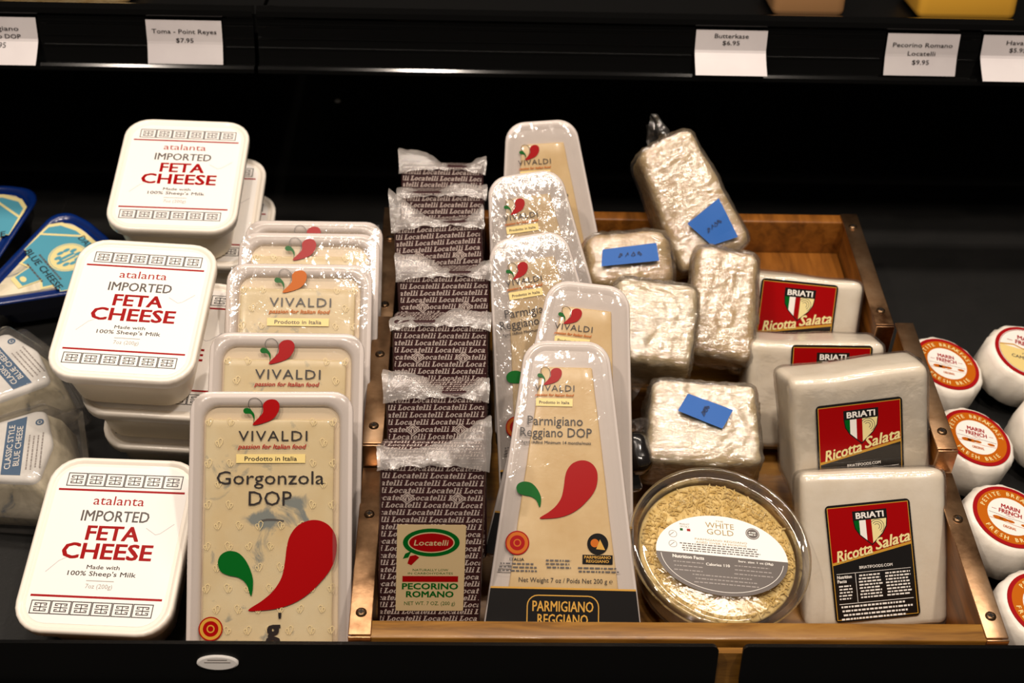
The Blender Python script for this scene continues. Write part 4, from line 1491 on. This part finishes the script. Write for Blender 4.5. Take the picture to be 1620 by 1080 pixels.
def brie(label, c, pose, kind, seed, spin=0):
    t = thing('brie_wheel', label, 'cheese wheel', c, pose, (0, 0, -BH), 'paper-wrapped brie wheels')
    g = MB()
    n = 64
    rings = []
    for rad, z in ((0.022, -BH), (0.029, -BH + 0.0005), (0.0322, -BH + 0.004), (BR + 0.0004, -BH * 0.5), (0.0322, -0.0050), (0.0300, -0.0012), (0.0278, 0.0), (0.0150, 0.0004)):
        R_ = []
        for k in range(n):
            a = 2 * math.pi * k / n
            p = Vector((rad * math.cos(a), rad * math.sin(a), z))
            w = 0.0016 if 0.028 < rad else 0.0
            p += Vector((math.cos(a), math.sin(a), 0)) * w * fnoise((math.cos(a) * 0.05, math.sin(a) * 0.05, z), 150, seed)
            R_.append(tuple(p))
        rings.append(R_)
    g.loft(rings, 'brie_paper')
    part('wrapped_wheel', g, t)
    g = MB()
    RL = 0.0270
    rim = 'red_line'
    z = 0.0007
    g.lathe([(RL, 0.0001), (RL, z)], rim, 56, False, True)
    cx = 0
    if kind == 'orange':
        g.disc(0, 0, 0.0240, 'orange', z + 0.0001, n=56)
        g.disc(0, 0, 0.0165, 'white', z + 0.0002, n=48)
        g.arc_text('PETITE BREAKFAST', 0, 0, 0.0205, 168 + spin, 14 + spin, 0.0034, 'cream_line', z + 0.0002, bold=0.02)
        g.arc_text('FRESH BRIE', 0, 0, 0.0205, 222 + spin, 318 + spin, 0.0034, 'cream_line', z + 0.0002, bold=0.02, inward=True)
        st = len(g.v)
        g.text('MARIN', 0, 0.0078, 0.0036, 'red_line', z + 0.0003, w=0.0135, bold=0.03)
        g.text('FRENCH', 0, 0.0031, 0.0036, 'red_line', z + 0.0003, w=0.0165, bold=0.03)
        for s in (-1, 1):
            g.rect(s * 0.0118 - 0.0018, 0.0029, s * 0.0118 + 0.0018, 0.0033, 'red_line', z + 0.0003)
        g.text('CHEESE CO.', 0, 0.0000, 0.0011, 'red_line', z + 0.0003, w=0.0065)
        g.stroke([(-0.0155, -0.001), (-0.009, -0.0012), (-0.002, -0.0022), (0.006, -0.0015), (0.0155, -0.0022)], 0.0003, 'brown_grey_print', z + 0.0003)
        for (x, w_) in ((-0.0085, 0.004), (-0.0045, 0.0035), (0.0005, 0.003), (0.0110, 0.003)):
            g.disc(x, -0.0045, w_, 'orange', z + 0.0003, w_ * 0.42, 14)
        g.stroke([(-0.0150, -0.0062), (-0.005, -0.0060), (0.004, -0.0070), (0.0145, -0.0066)], 0.0003, 'orange', z + 0.0003)
        g.text('ORIGINAL', 0, -0.0105, 0.0023, 'orange', z + 0.0003, w=0.0095, bold=0.02)
    else:
        g.disc(0, 0, 0.0232, 'white', z + 0.0001, n=56)
        q = MB()
        q.disc(0, 0, 0.0232, 'yellow_box' if kind == 'camembert' else 'cyan', z + 0.0002, n=56)
        g.merge(clip(q, -1, 1, -1, 0.0012))
        g.stroke([(-0.0232, 0.0012), (-0.012, 0.0042), (-0.004, 0.0020), (0.006, 0.0048), (0.0232, 0.0012)], 0.0014, 'gold', z + 0.0002)
        g.text('MARIN', 0, 0.0138, 0.0042, 'red_line', z + 0.0003, w=0.0170, bold=0.03)
        g.text('FRENCH', 0, 0.0082, 0.0042, 'red_line', z + 0.0003, w=0.0205, bold=0.03)
        for s in (-1, 1):
            g.rect(s * 0.0150 - 0.0022, 0.0080, s * 0.0150 + 0.0022, 0.0085, 'red_line', z + 0.0003)
        if kind == 'camembert':
            g.text('PETITE', 0, -0.0035, 0.0018, 'brown_grey_print', z + 0.0003, w=0.009)
            g.text('CAMEMBERT', 0, -0.0080, 0.0032, 'brown_grey_print', z + 0.0003, w=0.0265, bold=0.02)
        g.ring(0, 0, 0.0236, 0.0240, 'white', z + 0.0002, 56)
    part('label', g, t, 'round printed label')
    return t


BP = (17, 32, -42)
bo = brie('brie wheel with an orange ringed label, rearmost beside the crate', (0.3790, 0.2790, 0.0960), (19, 35, -38), 'orange', 2)
brie('wheel with a red ringed white and yellow label, rearmost at the right edge', (0.4480, 0.2930, 0.0990), (20, 25, -38), 'camembert', 5)
copy_thing(bo, 'brie wheel with an orange ringed label, second from the back beside the crate', (0.3805, 0.1970, 0.0820), (19, 36, -42), (0, 0, -BH))
brie('wheel with a red ringed label, cut by the right edge, below the yellow one', (0.4520, 0.2140, 0.0850), (20, 25, -30), 'plain', 7)
copy_thing(bo, 'brie wheel with an orange ringed label, third from the back beside the crate', (0.3835, 0.1190, 0.0680), (17, 28, -44), (0, 0, -BH))
copy_thing(bo, 'nearest brie wheel, orange ringed label, at the lower right corner', (0.3855, 0.0400, 0.0545), (17, 25, -60), (0, 0, -BH))


# ------------------------------------------------------------------ blue cheese wedges in navy trays
def sector(R_, ha, z, k, rt=0.012, rc=0.016):
    """wedge outline: tip at the bottom, wide end at the top, inset by k; origin 0.075 above the tip"""
    P = []
    tip = (0, -0.075 + k / math.sin(ha * D))
    Rr = R_ - k
    ch = ha * D - k / Rr
    pts = [tip] + [(Rr * math.sin(q), -0.075 + Rr * math.cos(q)) for q in (ch, ch * 0.45, 0, -ch * 0.45, -ch)]
    return rpoly(pts, [rt, rc, 0.05, 0.05, 0.05, rc], z, 5)


def blue_wedge(label, c, pose):
    t = thing('blue_cheese_pack', label, 'cheese pack', c, pose, (0, 0, -0.028), 'wedges in navy blue trays')
    g = MB()
    g.loft([sector(0.137, 26, -0.036, 0.010), sector(0.137, 26, -0.0345, 0.0085), sector(0.137, 26, -0.020, 0.0060), sector(0.137, 26, -0.019, 0.0045), sector(0.137, 26, -0.004, 0.004), sector(0.137, 26, -0.003, 0.0008), sector(0.137, 26, -0.0012, 0), sector(0.137, 26, 0, 0.0015), sector(0.137, 26, -0.0005, 0.0045), sector(0.137, 26, -0.003, 0.006)], 'blue_tray')
    part('tray', g, t)
    g = MB()
    g.loft([sector(0.137, 26, -0.004, 0.010, 0.006, 0.012), sector(0.137, 26, -0.0012, 0.0105, 0.006, 0.012)], 'cream_cheese')
    part('cheese', g, t, 'white cheese with blue veins')
    g = MB()
    z = -0.0006
    out = [(-0.0455, 0.0300), (-0.0410, 0.0400), (-0.0260, 0.0480), (0, 0.0515), (0.0260, 0.0480), (0.0410, 0.0400), (0.0455, 0.0300), (0.0330, -0.0020), (0.0240, 0.0020), (0.0190, -0.0120), (0.0100, -0.0080), (0.0070, -0.0260), (-0.0070, -0.0260), (-0.0100, -0.0080), (-0.0190, -0.0120), (-0.0240, 0.0020), (-0.0330, -0.0020)]
    k = 0.93
    g.poly(out, 'cream_line', z)
    g.poly([(p[0] * k, 0.0125 + (p[1] - 0.0125) * 0.90) for p in out], 'cyan', z + 0.0001)
    g.stroke([(-0.0400, 0.0180), (-0.020, 0.0400), (-0.013, 0.0480)], 0.0022, 'cream_line', z + 0.0002)
    g.stroke([(0.0400, 0.0180), (0.020, 0.0400), (0.013, 0.0480)], 0.0022, 'cream_line', z + 0.0002)
    g.disc(0, 0.0235, 0.0165, 'cream_line', z + 0.0002, n=40)
    g.ring(0, 0.0235, 0.0150, 0.0154, 'cyan', z + 0.0003, 40)
    for a in range(0, 360, 40):
        g.disc(0.0085 * math.cos(a * D), 0.0235 + 0.0085 * math.sin(a * D), 0.0018, 'cyan', z + 0.0003, 0.0032, 10)
    g.rect(-0.0028, 0.0160, 0.0000, 0.0300, 'cyan', z + 0.0003)
    g.rect(0.0012, 0.0175, 0.0032, 0.0290, 'cyan', z + 0.0003)
    g.text('DANISH', 0, 0.0440, 0.0060, 'ink', z + 0.0003, w=0.0300, bold=-0.002)
    g.rect(-0.0280, -0.0020, 0.0280, 0.0062, 'cyan', z + 0.00025)
    g.text('BLUE CHEESE', 0, 0.0008, 0.0058, 'ink', z + 0.0003, w=0.0560, bold=0.02)
    bars(g, -0.018, 0.020, 0.0062, 1, 0.0030, 0.0018, 'brown_grey_print', z + 0.0003, 4)
    bars(g, -0.015, 0.015, -0.0070, 1, 0.0030, 0.0015, 'brown_grey_print', z + 0.0003, 5)
    g.disc(0, -0.0180, 0.0036, 'cream_line', z + 0.0003, 0.0025, 16)
    part('label', g, t, 'teal and cream label')
    return t


HB = (0, 0, -0.028)


bw = blue_wedge('blue cheese pack in a navy tray, partly under the middle feta tub', (-0.3600, 0.3850, 0.1140), (18, 2, -52))
copy_thing(bw, 'blue cheese pack in a navy tray at the left edge, farthest back', (-0.4300, 0.4250, 0.1220), (22, 0, 10), HB)


# ------------------------------------------------------------------ foil-wrapped blue cheese wedges in clear clamshells
def clamshell(label, c, pose):
    t = thing('clamshell_cheese_pack', label, 'cheese pack', c, pose, (0, -0.045, -0.055), 'foil-topped wedges in clear clamshells')
    W_ = [(-0.075, -0.014), (0.008, -0.0335), (0.0165, 0.0), (0.008, 0.0335), (-0.075, 0.014)]

    def o(k, z):
        return rpoly([(p[0] + k * (1 if p[0] > 0 else -1), p[1] * (1 + k / 0.034)) for p in W_], [0.006, 0.006, 0.02, 0.006, 0.006], z, 5)
    g = MB()
    g.loft([o(0.010, -0.046), o(0.012, -0.043), o(0.008, -0.020), o(0.0005, -0.003)], 'cream_cheese')
    part('cheese', g, t, 'pale blue-veined wedge')
    g = MB()
    g.loft([o(0.0012, -0.010), o(0.0014, -0.003), o(-0.0005, -0.0006), o(-0.004, 0.0)], 'foil', cap0=False)
    z = 0.0003
    g.poly([(-0.0165, -0.0245), (-0.0025, -0.0275), (-0.0025, 0.0275), (-0.0165, 0.0245)], 'slate_blue', z)
    for (q, x, w_) in (('CLASSIC STYLE', -0.0125, 0.0410), ('BLUE CHEESE', -0.0065, 0.0370)):
        g.text(q, x, 0.0, 0.0042, 'white', z + 0.0002, w=w_, bold=0.01, rot=math.pi / 2)
    g.text('Cheese', -0.0235, 0, 0.0060, 'slate_blue', z, w=0.0220, shear=0.2, rot=math.pi / 2)
    g.ring(0.0070, 0.0205, 0.0018, 0.0030, 'slate_blue', z, 20)
    g.disc(0.0070, 0.0205, 0.0010, 'slate_blue', z, n=14)
    st = len(g.v)
    bars(g, -0.024, 0.012, 0.0, 4, 0.0032, 0.0010, 'pale_ink', z, 12)
    g.map(lambda p: Vector((0.0010 - p[1], p[0], p[2])), st)
    part('foil_wrap', g, t, 'white foil wrap with blue print')
    g = MB()
    g.loft([o(0.016, -0.050), o(0.0185, -0.048), o(0.0165, -0.028), o(0.0205, -0.027), o(0.0210, -0.0250), o(0.0155, -0.0240), o(0.007, -0.004), o(0.004, 0.003), o(0.0, 0.0045)], 'clam')
    part('clamshell', g, t, 'clear plastic clamshell')
    return t


cs = clamshell('clear clamshell of foil-topped blue cheese at the left edge, in front of the other', (-0.3177, 0.1690, 0.0870), (16, -15, 22))
copy_thing(cs, 'clear clamshell of foil-topped blue cheese at the left edge, behind the other', (-0.3470, 0.2560, 0.1040), (16, 0, 42), (0, -0.045, -0.055))

for o in list(bpy.data.objects):
    if 'shift' in o.keys():
        del o['shift']
